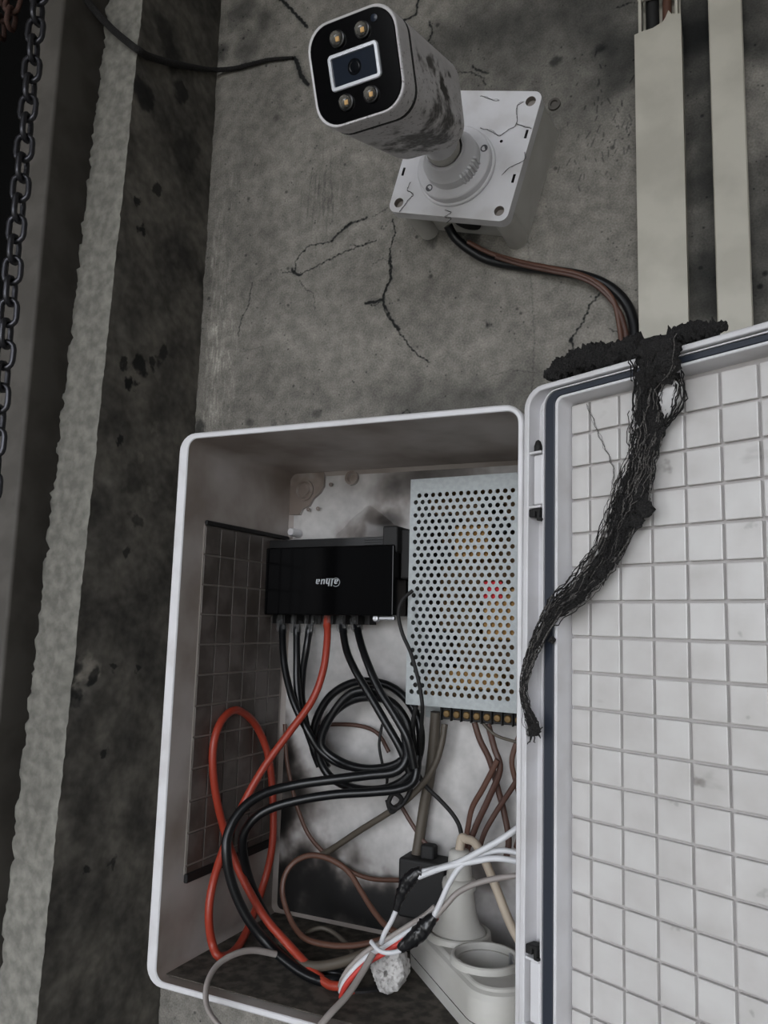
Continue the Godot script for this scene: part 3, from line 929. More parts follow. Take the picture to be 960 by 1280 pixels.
func box_door() -> void:
	# the door's own axes: u along its width away from the hinge, v up, w towards whoever opens the box
	var door := Node3D.new()
	door.name = "door"
	enclosure.add_child(door)
	var place := Transform3D(Basis(Vector3(0.9088, 0.004, 0.4172), Vector3(0.0014, 0.9999, -0.0125), Vector3(-0.4172, 0.012, 0.9087)), Vector3(-0.1022, 0.1568, 0.202))
	door.transform = enclosure.transform.affine_inverse() * place
	var R := 0.276
	var B := -0.452
	var slope := func(loop: PackedVector3Array) -> PackedVector3Array:
		var o := PackedVector3Array()
		for p in loop:
			o.append(p + Vector3(0, 0.03 * clampf(p.x + 0.02, 0.0, 0.15), 0) if p.y > -0.1 else p)
		return o
	var b := MB.new()
	var L := []
	for q in [[0.0445, 0.0125, -0.0105, 0.015], [0.0455, 0.0135, -0.008, 0.016], [0.0455, 0.0135, 0.0145, 0.016], [0.0447, 0.0127, 0.0157, 0.0155], [0.0437, 0.0118, 0.016, 0.015], [0.0412, 0.0098, 0.016, 0.0135], [0.0406, 0.0093, 0.0154, 0.013], [0.0406, 0.0093, 0.0035, 0.013],
		[0.0303, 0.0086, 0.0035, 0.0115], [0.0303, 0.0086, 0.0128, 0.0115], [0.0292, 0.0078, 0.0128, 0.0105], [0.0292, 0.0078, 0.0085, 0.0105], [0.0186, 0.0022, 0.0085, 0.006], [0.0186, 0.0022, 0.0140, 0.006], [0.0180, 0.0018, 0.0146, 0.0055], [0.0168, 0.0006, 0.0146, 0.005], [0.0162, 0.0001, 0.0140, 0.0045], [0.0159, -0.0006, -0.0030, 0.004]]:
		L.append(slope.call(MB.rrect(-q[0], B + 0.0135 - q[1], R + q[0] - 0.0455, q[1], q[3], q[2])))
	b.loft(L, true)
	var fl := MB.new()
	fl.loft([L[-2], L[-1]], false, true)
	fl.v = fl.v.slice(fl.v.size() - 3 * L[-1].size())
	fl.n = fl.n.slice(fl.n.size() - 3 * L[-1].size())
	fl.u = fl.u.slice(fl.u.size() - 3 * L[-1].size())
	own("joint_floor", fl, M.joint_grey, door)
	own("frame", b, M.white, door)
	var g := MB.new()
	var GL := []
	for q in [[0.0290, 0.0076, 0.0085, 0.0105], [0.0288, 0.0075, 0.0118, 0.0105], [0.0270, 0.0066, 0.0132, 0.0095], [0.0206, 0.0032, 0.0132, 0.0065], [0.0190, 0.0024, 0.0115, 0.006], [0.0188, 0.0023, 0.0085, 0.006]]:
		GL.append(slope.call(MB.rrect(-q[0], B + 0.0135 - q[1], R + q[0] - 0.0455, q[1], q[3], q[2])))
	g.loft(GL)
	own("gasket", g, M.gasket, door)
	# the square panels, proud of the sunken joints
	var P := 0.023344
	var gap := 0.0018
	var kinds := {}
	for r in 20:
		for k in range(-1, 11):
			var u0 := -0.0150 if k < 0 else k * P + gap * 0.5
			var u1 := (k + 1) * P - gap * 0.5
			var v1 := -r * P - gap * 0.5 - (0.0 if r > 0 else 0.001)
			var v0 := -(r + 1) * P + gap * 0.5
			u1 = minf(u1, R - 0.0455 + 0.0150)
			v0 = maxf(v0, B + 0.0155)
			if v1 - v0 < 0.004 or u1 - u0 < 0.004:
				continue
			var key := Vector2i(roundi((u1 - u0) * 1e5), roundi((v1 - v0) * 1e5))
			if not kinds.has(key):
				var t := MB.new()
				var hx := (u1 - u0) * 0.5
				var hy := (v1 - v0) * 0.5
				t.loft([MB.rrect(-hx, -hy, hx, hy, 0.0006, -0.0031, 2), MB.rrect(-hx + 0.0001, -hy + 0.0001, hx - 0.0001, hy - 0.0001, 0.0006, -0.0003, 2), MB.rrect(-hx + 0.0006, -hy + 0.0006, hx - 0.0006, hy - 0.0006, 0.0005, 0.0, 2)], false, true)
				kinds[key] = t.mesh(Transform3D.IDENTITY)
			var o := mesh_node("panel", kinds[key], M.tile[rng.randi() % 4], door)
			o.position = Vector3((u0 + u1) * 0.5, (v0 + v1) * 0.5, rng.randf_range(-0.0001, 0.0001))
	# hinge bay: cross ribs, white hinge covers, the black clips
	for v in [-0.0350, -0.0740, -0.3715, -0.412]:
		var rb := MB.new()
		rb.box(Vector3(-0.0354, v, 0.0090), Vector3(0.0106, 0.0018, 0.0118), 0.0004, 1)
		own("rib", rb, M.white, door)
	for v in [[-0.0725, -0.0365], [-0.4105, -0.373]]:
		var hb := MB.new()
		hb.box(Vector3(-0.0345, (v[0] + v[1]) * 0.5, 0.0082), Vector3(0.0084, v[1] - v[0], 0.0090), 0.0014, 2)
		own("hinge_cover", hb, M.white, door)
	var cone := MB.new()
	cone.t = Transform3D(Basis(), Vector3(-0.0352, -0.0341, 0.0118))
	cone.lathe([Vector2(0.0029, 0), Vector2(0.0029, 0.004), Vector2(0.0018, 0.0075), Vector2(0.0006, 0.0085), Vector2(0, 0.0086)], 12)
	own("hinge_plug", cone, M.dull_black, door)
	for v in [-0.0795, -0.3665]:
		var cl := MB.new()
		cl.box(Vector3(-0.0372, v + 0.001, 0.0115), Vector3(0.0052, 0.0058, 0.009), 0.0008, 1)
		cl.box(Vector3(-0.0342, v + 0.003, 0.0115), Vector3(0.007, 0.0026, 0.008), 0.0006, 1)
		cl.box(Vector3(-0.0322, v - 0.0012, 0.0115), Vector3(0.0024, 0.0068, 0.008), 0.0006, 1)
		cl.box(Vector3(-0.0312, v - 0.0036, 0.0115), Vector3(0.0030, 0.0020, 0.008), 0.0005, 1)
		own("hinge_clip", cl, M.dull_black, door)
	for q in [[-0.0355, 0.002]]:
		var boss := MB.new()
		boss.t = Transform3D(Basis(Vector3.RIGHT, PI / 2), Vector3(q[0], q[1] - 0.006, 0.0035))
		boss.lathe([Vector2(0.0042, 0), Vector2(0.0042, 0.0008), Vector2(0.0034, 0.0012), Vector2(0.003, 0.0006), Vector2(0, 0.0006)], 18)
		own("screw_boss", boss, M.white, door)


# ---------------------------------------------------------------- the perforated power supply
func power_supply() -> void:
	var at_ := Transform3D(Basis(Vector3.UP, -0.075), Vector3(-0.2972, -0.0755, 0.0105))
	var ps := thing("power_supply", "grey metal power supply with a cover full of round holes, inside the open box", "power supply", at_)
	var Wd := 0.116
	var Hh := 0.2115
	var Z := 0.0415
	var c := MB.new()
	# the front sheet: each hole gets a cell of its own, cut as a ring between the hole and the cell's edge
	var rowsN := 30
	var py := 0.00633
	var pxh := 0.00722
	var rad := 0.00222
	var y0 := 0.0118
	var x0 := 0.0060
	var colsN := 14
	var zf := Z
	var zb := Z - 0.0009
	var N := Vector3.BACK
	var right := 0.0
	for i in rowsN:
		var y := y0 + i * py
		var off := 0.0 if i % 2 == 0 else pxh * 0.5
		for j in colsN:
			var cx := x0 + off + j * pxh
			var ctr := Vector2(cx, y)
			var hx := pxh * 0.5
			var hy := py * 0.5
			var ang := [0.0]
			var ca := atan2(hy, hx)
			var lst := [0.0, ca * 0.5, ca, lerpf(ca, PI / 2, 0.34), lerpf(ca, PI / 2, 0.67)]
			ang.clear()
			for qd in 4:
				for a in lst:
					var aa: float = a if qd % 2 == 0 else PI / 2 - a
					ang.append(qd * PI / 2 + (a if qd % 2 == 0 else (PI / 2 - a)))
			ang.append(PI / 2)
			ang.sort()
			for k in ang.size():
				var a0: float = ang[k]
				var a1: float = ang[(k + 1) % ang.size()] + (TAU if k == ang.size() - 1 else 0.0)
				if a1 - a0 < 0.001:
					continue
				var d0 := Vector2(cos(a0), sin(a0))
				var d1 := Vector2(cos(a1), sin(a1))
				var e0 := ctr + d0 * minf(hx / maxf(absf(d0.x), 1e-6), hy / maxf(absf(d0.y), 1e-6))
				var e1 := ctr + d1 * minf(hx / maxf(absf(d1.x), 1e-6), hy / maxf(absf(d1.y), 1e-6))
				var i0 := ctr + d0 * rad
				var i1 := ctr + d1 * rad
				c.quad(Vector3(i0.x, i0.y, zf), Vector3(e0.x, e0.y, zf), Vector3(e1.x, e1.y, zf), Vector3(i1.x, i1.y, zf), N)
				c.quadn(Vector3(i0.x, i0.y, zf), Vector3(i1.x, i1.y, zf), Vector3(i1.x, i1.y, zb), Vector3(i0.x, i0.y, zb), -Vector3(d0.x, d0.y, 0), -Vector3(d1.x, d1.y, 0), -Vector3(d1.x, d1.y, 0), -Vector3(d0.x, d0.y, 0))
		var lx := x0 + off - pxh * 0.5
		var rx := x0 + off + (colsN - 0.5) * pxh
		c.quad(Vector3(0, y - py * 0.5, zf), Vector3(lx, y - py * 0.5, zf), Vector3(lx, y + py * 0.5, zf), Vector3(0, y + py * 0.5, zf), N)
		c.quad(Vector3(rx, y - py * 0.5, zf), Vector3(Wd, y - py * 0.5, zf), Vector3(Wd, y + py * 0.5, zf), Vector3(rx, y + py * 0.5, zf), N)
	c.quad(Vector3(0, 0, zf), Vector3(Wd, 0, zf), Vector3(Wd, y0 - py * 0.5, zf), Vector3(0, y0 - py * 0.5, zf), N)
	c.quad(Vector3(0, y0 + (rowsN - 0.5) * py, zf), Vector3(Wd, y0 + (rowsN - 0.5) * py, zf), Vector3(Wd, Hh, zf), Vector3(0, Hh, zf), N)
	# folded sides
	c.box(Vector3(0.0005, Hh * 0.5, Z * 0.5), Vector3(0.001, Hh, Z - 0.0004))
	c.box(Vector3(Wd - 0.0005, Hh * 0.5, Z * 0.5), Vector3(0.001, Hh, Z - 0.0004))
	c.box(Vector3(Wd * 0.5, Hh - 0.0005, Z * 0.5), Vector3(Wd, 0.001, Z - 0.0004))
	c.box(Vector3(Wd * 0.5, 0.0005, Z - 0.006), Vector3(Wd, 0.001, 0.0118))
	own("cover", c, M.zinc, ps)
	var ch := MB.new()
	ch.box(Vector3(Wd * 0.5, Hh * 0.5 - 0.008, 0.0008), Vector3(Wd - 0.002, Hh + 0.014, 0.0016), 0.0004, 1)
	own("chassis", ch, M.zinc, ps)
	var board := MB.new()
	board.box(Vector3(Wd * 0.5, Hh * 0.5, 0.0058), Vector3(Wd - 0.006, Hh - 0.006, 0.0016))
	var bd := own("circuit_board", board, M.pcb, ps)
	var parts := [
		["transformer", Vector3(0.060, 0.150, 0.021), Vector3(0.034, 0.032, 0.026), "yellow"], ["transformer", Vector3(0.088, 0.085, 0.021), Vector3(0.030, 0.046, 0.027), "yellow"],
		["relay", Vector3(0.083, 0.106, 0.0335), Vector3(0.018, 0.016, 0.006), "red"], ["heat_sink", Vector3(0.016, 0.105, 0.020), Vector3(0.004, 0.150, 0.027), "steel"],
		["inductor", Vector3(0.040, 0.100, 0.020), Vector3(0.014, 0.020, 0.024), "pcb"], ["transformer", Vector3(0.055, 0.075, 0.018), Vector3(0.018, 0.040, 0.018), "brass"],
		["inductor", Vector3(0.062, 0.026, 0.018), Vector3(0.050, 0.018, 0.020), "yellow"]]
	for q in parts:
		var pb := MB.new()
		pb.box(q[1], q[2], 0.001, 1)
		own(q[0], pb, M[q[3]], bd)
	for q in [Vector3(0.034, 0.170, 0.0), Vector3(0.034, 0.140, 0.0), Vector3(0.088, 0.165, 0.0), Vector3(0.030, 0.060, 0.0), Vector3(0.030, 0.040, 0.0), Vector3(0.075, 0.185, 0.0)]:
		var cp := MB.new()
		cp.t = Transform3D(Basis(Vector3.RIGHT, PI / 2), q + Vector3(0, 0, 0.006))
		cp.lathe([Vector2(0.0085, 0), Vector2(0.0085, 0.024), Vector2(0.0078, 0.025), Vector2(0, 0.025)], 18)
		own("capacitor", cp, M.black, bd)
	# terminals below the cover
	var tb := MB.new()
	tb.box(Vector3(0.071, -0.0062, 0.016), Vector3(0.084, 0.0122, 0.022), 0.0008, 1)
	for k in 9:
		tb.box(Vector3(0.031 + k * 0.0099, -0.0068, 0.0285), Vector3(0.0010, 0.0124, 0.0050), 0.0003, 1)
	var tbn := own("terminal_block", tb, M.dull_black, ps)
	for k in 8:
		var sc := MB.new()
		sc.t = Transform3D(Basis(Vector3.RIGHT, PI / 2), Vector3(0.036 + k * 0.0099, -0.0070, 0.0270))
		sc.lathe([Vector2(0.0034, 0), Vector2(0.0034, 0.0016), Vector2(0.0026, 0.0024), Vector2(0, 0.0026)], 14)
		sc.t = Transform3D.IDENTITY
		sc.box(Vector3(0.036 + k * 0.0099, -0.0070, 0.0294), Vector3(0.0050, 0.0008, 0.0006))
		own("terminal_screw", sc, M.brass, tbn)


# ---------------------------------------------------------------- the black network unit
func network_switch() -> void:
	var at_ := Transform3D(Basis(Vector3.BACK, 0.012), Vector3(-0.3850, 0.0042, 0.0105))
	var sw := thing("network_unit", "flat black network unit with upside-down white lettering, cables plugged along its lower edge", "network unit", at_)
	var b := MB.new()
	b.box(Vector3(0, 0.034, 0.0255), Vector3(0.1445, 0.068, 0.043), 0.0015, 2)
	own("body", b, M.gloss_black, sw)
	var tp := MB.new()
	tp.loft([MB.rrect(-0.072, 0.0655, 0.072, 0.0770, 0.001, 0.004, 2), MB.rrect(-0.072, 0.0655, 0.072, 0.0770, 0.001, 0.038, 2), MB.rrect(-0.0715, 0.0660, 0.0715, 0.0762, 0.001, 0.0415, 2)], true, true)
	own("top_edge", tp, M.black, sw)
	for k in 3:
		var f := MB.new()
		f.box(Vector3(0.051, 0.0735 - k * 0.0024, 0.0416), Vector3(0.026, 0.0008, 0.0012), 0.0003, 1)
		own("vent_slat", f, M.black, sw)
	var mk := MB.new()
	mk.box(Vector3(-0.002, 0.0715, 0.0412), Vector3(0.010, 0.0010, 0.0012), 0.0003, 1)
	own("latch", mk, M.black, sw)
	var e := MB.new()
	e.box(Vector3(0.0660, 0.0735, 0.0235), Vector3(0.016, 0.026, 0.040), 0.002, 2)
	e.box(Vector3(0.0775, 0.0600, 0.0200), Vector3(0.010, 0.048, 0.026), 0.002, 2)
	own("mounting_ear", e, M.dull_black, sw)
	var br := MB.new()
	br.box(Vector3(0.0790, 0.014, 0.0110), Vector3(0.0100, 0.050, 0.004), 0.001, 1)
	own("bracket", br, M.groove, sw)
	var pw := MB.new()
	pw.t = Transform3D(Basis(Vector3.BACK, -PI / 2), Vector3(0.0815, 0.0480, 0.0200))
	pw.lathe([Vector2(0.0052, 0), Vector2(0.0052, 0.010), Vector2(0.0036, 0.013), Vector2(0.0032, 0.020), Vector2(0, 0.020)], 14)
	own("power_plug", pw, M.dull_black, sw)
	var lug := MB.new()
	lug.box(Vector3(0.0600, -0.0018, 0.0350), Vector3(0.018, 0.0040, 0.0040), 0.001, 1)
	var lg := own("screw_lug", lug, M.bright_steel, sw)
	var sc := MB.new()
	sc.t = Transform3D(Basis(Vector3.RIGHT, PI / 2), Vector3(0.0500, -0.0022, 0.0350))
	sc.lathe([Vector2(0.0036, 0), Vector2(0.0036, 0.0030), Vector2(0.0026, 0.0044), Vector2(0, 0.0046)], 16)
	own("screw", sc, M.bright_steel, lg)
	# a row of clear jacks along the lower edge
	for k in 8:
		var pb := MB.new()
		var x := -0.0640 + k * 0.0140
		pb.box(Vector3(x - 0.0062, -0.004, 0.0255), Vector3(0.0012, 0.009, 0.016), 0.0003, 1)
		pb.box(Vector3(x + 0.0062, -0.004, 0.0255), Vector3(0.0012, 0.009, 0.016), 0.0003, 1)
		pb.box(Vector3(x, -0.004, 0.0180), Vector3(0.0128, 0.009, 0.0012), 0.0003, 1)
		own("port", pb, M.dull_black, sw)
	# the printed mark, upside down as the unit hangs: a ringed a, then lhua
	var logo := Node3D.new()
	logo.name = "print"
	sw.add_child(logo)
	logo.transform = Transform3D(Basis(Vector3.BACK, PI).scaled(Vector3.ONE * 0.92), Vector3(0.0030, 0.0325, 0.0471))
	var fnt := SystemFont.new()
	fnt.font_names = PackedStringArray(["Droid Sans"])
	fnt.font_weight = 700
	var x_ := -0.0128
	for t in [["a", -0.0106, 0.92], ["lhua", -0.0048, 1.0]]:
		var tm := TextMesh.new()
		tm.text = t[0]
		tm.font = fnt
		tm.font_size = 32
		tm.pixel_size = 0.00030 * t[2]
		tm.depth = 0.0002
		tm.horizontal_alignment = HORIZONTAL_ALIGNMENT_LEFT
		var o := mesh_node("lettering", tm, M.print, logo)
		o.transform = Transform3D(Basis(Vector3(1.08, 0, 0), Vector3(0.16, 1, 0), Vector3(0, 0, 1)), Vector3(t[1], 0, 0))
	var ring := MB.new()
	var pts := []
	for k in 15:
		var a := lerpf(0.9, TAU - 0.55, k / 14.0)
		pts.append(Vector3(-0.0078 + cos(a) * 0.0046, sin(a) * 0.0044 + 0.0002, 0))
	ring.tube(pts, 0.00034, 5, 2, false, 0.4)
	own("ring_mark", ring, M.print, logo)
	var bar := MB.new()
	bar.box(Vector3(-0.0002, -0.0037, 0), Vector3(0.0090, 0.0004, 0.0003))
	own("underline", bar, M.print, logo)


# ---------------------------------------------------------------- the junction box on the wall
func junction_box() -> void:
	var at_ := Transform3D(Basis(Vector3.BACK, deg_to_rad(-16.0)), Vector3(-0.2487, 0.4557, 0.0))
	var jb := thing("junction_box", "square white junction box turned askew on the wall, carrying the camera", "junction box", at_)
	var b := MB.new()
	b.loft([MB.rrect(-0.058, -0.0525, 0.0660, 0.063, 0.006, 0.0005), MB.rrect(-0.057, -0.0500, 0.0640, 0.062, 0.006, 0.0500)], true, true)
	for q in [Vector2(-0.046, -0.0535), Vector2(0.0545, -0.0535), Vector2(-0.053, 0.052), Vector2(0.0535, 0.052)]:
		b.t = Transform3D(Basis(Vector3.RIGHT, PI / 2), Vector3(q.x, q.y, 0.0005))
		b.lathe([Vector2(0.0112, 0), Vector2(0.0108, 0.0500)], 18)
	own("body", b, M.cream, jb)
	var gl := MB.new()
	gl.t = Transform3D(Basis(Vector3.RIGHT, PI), Vector3(0.0080, -0.050, 0.026))
	gl.lathe([Vector2(0.014, 0), Vector2(0.014, 0.004), Vector2(0.009, 0.005), Vector2(0, 0.005)], 18)
	own("cable_gland", gl, M.dull_black, jb)
	# the lid: one slab with four screw wells and four slots cut into it
	var lid := CSGPolygon3D.new()
	lid.name = "lid"
	var poly := PackedVector2Array()
	for p in MB.rrect(-0.0645, -0.0645, 0.0645, 0.0645, 0.0085, 0):
		poly.append(Vector2(p.x, p.y))
	lid.polygon = poly
	lid.depth = 0.0125
	lid.material = M.white
	lid.position = Vector3(0, 0, 0.0625)
	jb.add_child(lid)
	for q in [Vector2(-0.0545, -0.0545), Vector2(0.0545, -0.0545), Vector2(-0.0545, 0.0545), Vector2(0.0545, 0.0545)]:
		var h := CSGCylinder3D.new()
		h.name = "screw_well"
		h.radius = 0.0050
		h.height = 0.020
		h.sides = 20
		h.operation = CSGShape3D.OPERATION_SUBTRACTION
		h.material = M.groove
		h.rotation.x = PI / 2
		h.position = Vector3(q.x, q.y, 0.0035)
		lid.add_child(h, true)
	for q in [Vector2(0.0595, 0.022), Vector2(0.0595, -0.022), Vector2(-0.0595, 0.022), Vector2(-0.0595, -0.022)]:
		var s := CSGBox3D.new()
		s.name = "slot"
		s.size = Vector3(0.0026, 0.0085, 0.012)
		s.operation = CSGShape3D.OPERATION_SUBTRACTION
		s.material = M.dull_black
		s.position = Vector3(q.x, q.y, 0.0)
		lid.add_child(s, true)
	for q in [Vector2(0.0365, 0.0140), Vector2(0.0200, -0.0345)]:
		var h2 := CSGCylinder3D.new()
		h2.name = "small_hole"
		h2.radius = 0.0016
		h2.height = 0.012
		h2.operation = CSGShape3D.OPERATION_SUBTRACTION
		h2.material = M.dull_black
		h2.rotation.x = PI / 2
		h2.position = Vector3(q.x, q.y, 0.0)
		lid.add_child(h2, true)
	var lip := MB.new()
	lip.loft([MB.rrect(-0.0632, -0.0632, 0.0632, 0.0632, 0.008, 0.0498), MB.rrect(-0.0620, -0.0600, 0.0635, 0.0620, 0.008, 0.0440)], false, true)
	own("lid_lip", lip, M.cream, jb)
	for q in [Vector2(-0.0545, -0.0545), Vector2(0.0545, -0.0545), Vector2(-0.0545, 0.0545), Vector2(0.0545, 0.0545)]:
		var sc := MB.new()
		sc.t = Transform3D(Basis(Vector3.RIGHT, PI / 2), Vector3(q.x, q.y, 0.0505))
		sc.lathe([Vector2(0.0044, 0), Vector2(0.0044, 0.002), Vector2(0.0034, 0.0032), Vector2(0, 0.0033)], 14)
		own("screw", sc, M.well, jb)


# ---------------------------------------------------------------- the bullet camera
func bullet_camera() -> void:
	var up := Vector3(-0.035, 0.9452, 0.3247).normalized()
	var fw := Vector3(-0.0198, -0.3255, 0.9453).normalized()
	var rt := up.cross(fw).normalized()
	up = fw.cross(rt).normalized()
	var face := Transform3D(Basis(rt, up, fw), Vector3(-0.252, 0.3957, 0.2842))
	var cam := thing("security_camera", "white bullet security camera with a square black face and four small lamps, sooty underneath", "security camera", at(Vector3(-0.2520, 0.4415, 0.0628)))
	var a := 0.0365
	var sq := func(s: float, z: float, r := 0.0185) -> PackedVector3Array:
		return MB.rrect(-a * s, -a * s, a * s, a * s, r * s, z, 8)
	var b := MB.new()
	b.t = face
	b.loft([sq.call(0.945, -0.0006), sq.call(0.985, 0.0), sq.call(1.0, -0.0012), sq.call(1.0, -0.0195), sq.call(0.992, -0.0202), sq.call(0.965, -0.0203), sq.call(0.965, -0.0236), sq.call(0.992, -0.0237), sq.call(1.0, -0.0245), sq.call(0.975, -0.125), sq.call(0.95, -0.131), sq.call(0.90, -0.135), sq.call(0.80, -0.1365)],
		true, true, [0.0, 0.0, 0.01, 0.142, 0.15, 0.155, 0.165, 0.17, 0.175, 0.92, 0.96, 0.98, 1.0])
	obj("body", b, body_texture(), cam)
	var gr := MB.new()
	gr.t = face
	gr.loft([sq.call(0.990, -0.0204), sq.call(1.004, -0.0207), sq.call(1.004, -0.0232), sq.call(0.990, -0.0235)])
	obj("seam", gr, M.dull_black, cam)
	var pl := MB.new()
	pl.t = face
	pl.loft([sq.call(0.945, -0.004), sq.call(0.945, -0.0002), sq.call(0.93, 0.0004)], true, true)
	var plate := obj("face_plate", pl, M.gloss_black, cam)
	# window: a silver frame round a dark pane with the lens behind it
	var fr := MB.new()
	fr.t = face
	fr.loft([MB.rrect(-0.0205, -0.0126, 0.0205, 0.0126, 0.0032, 0.0002, 4), MB.rrect(-0.0205, -0.0126, 0.0205, 0.0126, 0.0032, 0.0014, 4), MB.rrect(-0.0199, -0.0120, 0.0199, 0.0120, 0.0028, 0.0020, 4), MB.rrect(-0.0178, -0.0099, 0.0178, 0.0099, 0.0010, 0.0020, 4), MB.rrect(-0.0174, -0.0095, 0.0174, 0.0095, 0.0008, 0.0004, 4)])
	obj("window_frame", fr, M.chrome, plate)
	var gl := MB.new()
	gl.t = face
	gl.loft([MB.rrect(-0.0176, -0.0097, 0.0176, 0.0097, 0.0008, 0.0003, 4), MB.rrect(-0.0175, -0.0096, 0.0175, 0.0096, 0.0008, 0.0008, 4)], false, true)
	obj("lens_window", gl, M.lens, plate)
	var ln := MB.new()
	ln.t = face * Transform3D(Basis(Vector3.RIGHT, PI / 2), Vector3(0, 0, 0.0006))
	ln.lathe([Vector2(0.0058, 0), Vector2(0.0056, 0.0003), Vector2(0.0040, 0.0003), Vector2(0.0036, 0.00022), Vector2(0, 0.0003)], 24)
	obj("lens", ln, flat(g8(10, 12, 16), 0.15, 0.0, 0.3), plate)
	for q in [Vector2(-0.0102, 0.0217), Vector2(0.0102, 0.0217), Vector2(-0.0102, -0.0217), Vector2(0.0102, -0.0217)]:
		var sl := MB.new()
		sl.t = face * Transform3D(Basis(Vector3.RIGHT, PI / 2), Vector3(q.x, q.y, 0.0003))
		sl.lathe([Vector2(0.0060, 0), Vector2(0.0058, 0.0018), Vector2(0.0050, 0.0021), Vector2(0.0047, 0.0002)], 20)
		var slv := obj("lamp", sl, M.black, plate)
		var em := MB.new()
		em.t = face
		em.box(Vector3(q.x, q.y, 0.0012), Vector3(0.0030, 0.0034, 0.0012), 0.0003, 1)
		obj("lamp_chip", em, M.phosphor, slv)
		var dm := MB.new()
		dm.t = face * Transform3D(Basis(Vector3.RIGHT, PI / 2), Vector3(q.x, q.y, 0.0012))
		dm.lathe([Vector2(0.0047, 0), Vector2(0.0047, 0.0022), Vector2(0.0040, 0.0044), Vector2(0.0024, 0.0058), Vector2(0, 0.0063)], 20, false)
		obj("lamp_lens", dm, M.led, slv)
	var sn := MB.new()
	sn.t = face * Transform3D(Basis(Vector3.RIGHT, PI / 2), Vector3(0.0200, 0.0268, 0.0004))
	sn.lathe([Vector2(0.0026, 0), Vector2(0.0026, 0.0004), Vector2(0, 0.0005)], 16)
	obj("light_sensor", sn, M.lens, plate)
	# arm, ball and base
	var rear := face * Vector3(0, 0, -0.130)
	var ballc := Vector3(-0.2545, 0.4400, 0.1020)
	var arm := MB.new()
	arm.tube([rear, rear.lerp(ballc, 0.5), ballc], [0.0225, 0.0175, 0.0150], 24, 3)
	obj("arm", arm, M.white, cam)
	var bc := Vector3(-0.2545, 0.4413, 0.0628)
	var ball := MB.new()
	ball.t = at(ballc)
	var prof := []
	for k in 13:
		var an := -PI / 2 + PI * k / 12
		prof.append(Vector2(0.0165 * cos(an), 0.0165 * sin(an)))
	ball.lathe(prof, 24, false)
	obj("ball_joint", ball, M.cream, cam)
	var base := MB.new()
	base.t = Transform3D(Basis(Vector3.RIGHT, PI / 2), bc)
	base.lathe([Vector2(0.0395, 0), Vector2(0.0395, 0.0022), Vector2(0.0385, 0.0030), Vector2(0.0372, 0.0030), Vector2(0.0372, 0.0105), Vector2(0.0362, 0.0115), Vector2(0.0280, 0.0120)], 40)
	base.lathe([Vector2(0.0280, 0.0110), Vector2(0.0272, 0.0210), Vector2(0.0255, 0.0235), Vector2(0.0205, 0.0320), Vector2(0.0190, 0.0335), Vector2(0.0172, 0.0335), Vector2(0.0166, 0.0300)], 40)
	var bs := obj("bracket_base", base, M.white, cam)
	for k in 7:
		var gp := MB.new()
		var an2 := deg_to_rad(-62.0 + k * 7.5)
		gp.t = Transform3D(Basis(Vector3.BACK, an2), bc)
		gp.box(Vector3(0.0268, 0, 0.0175), Vector3(0.0052, 0.0021, 0.0130), 0.0007, 1)
		obj("grip_rib", gp, M.white, bs)
	for an3 in [12.0, 132.0, 222.0]:
		var sc := MB.new()
		var q3 := bc + Vector3(cos(deg_to_rad(an3)), sin(deg_to_rad(an3)), 0) * 0.0322 + Vector3(0, 0, 0.0112)
		sc.t = Transform3D(Basis(Vector3.RIGHT, PI / 2), q3)
		sc.lathe([Vector2(0.0036, 0), Vector2(0.0036, 0.0009), Vector2(0.0028, 0.0010), Vector2(0.0022, 0.0005), Vector2(0, 0.0005)], 14)
		obj("screw_cap", sc, M.well, bs)


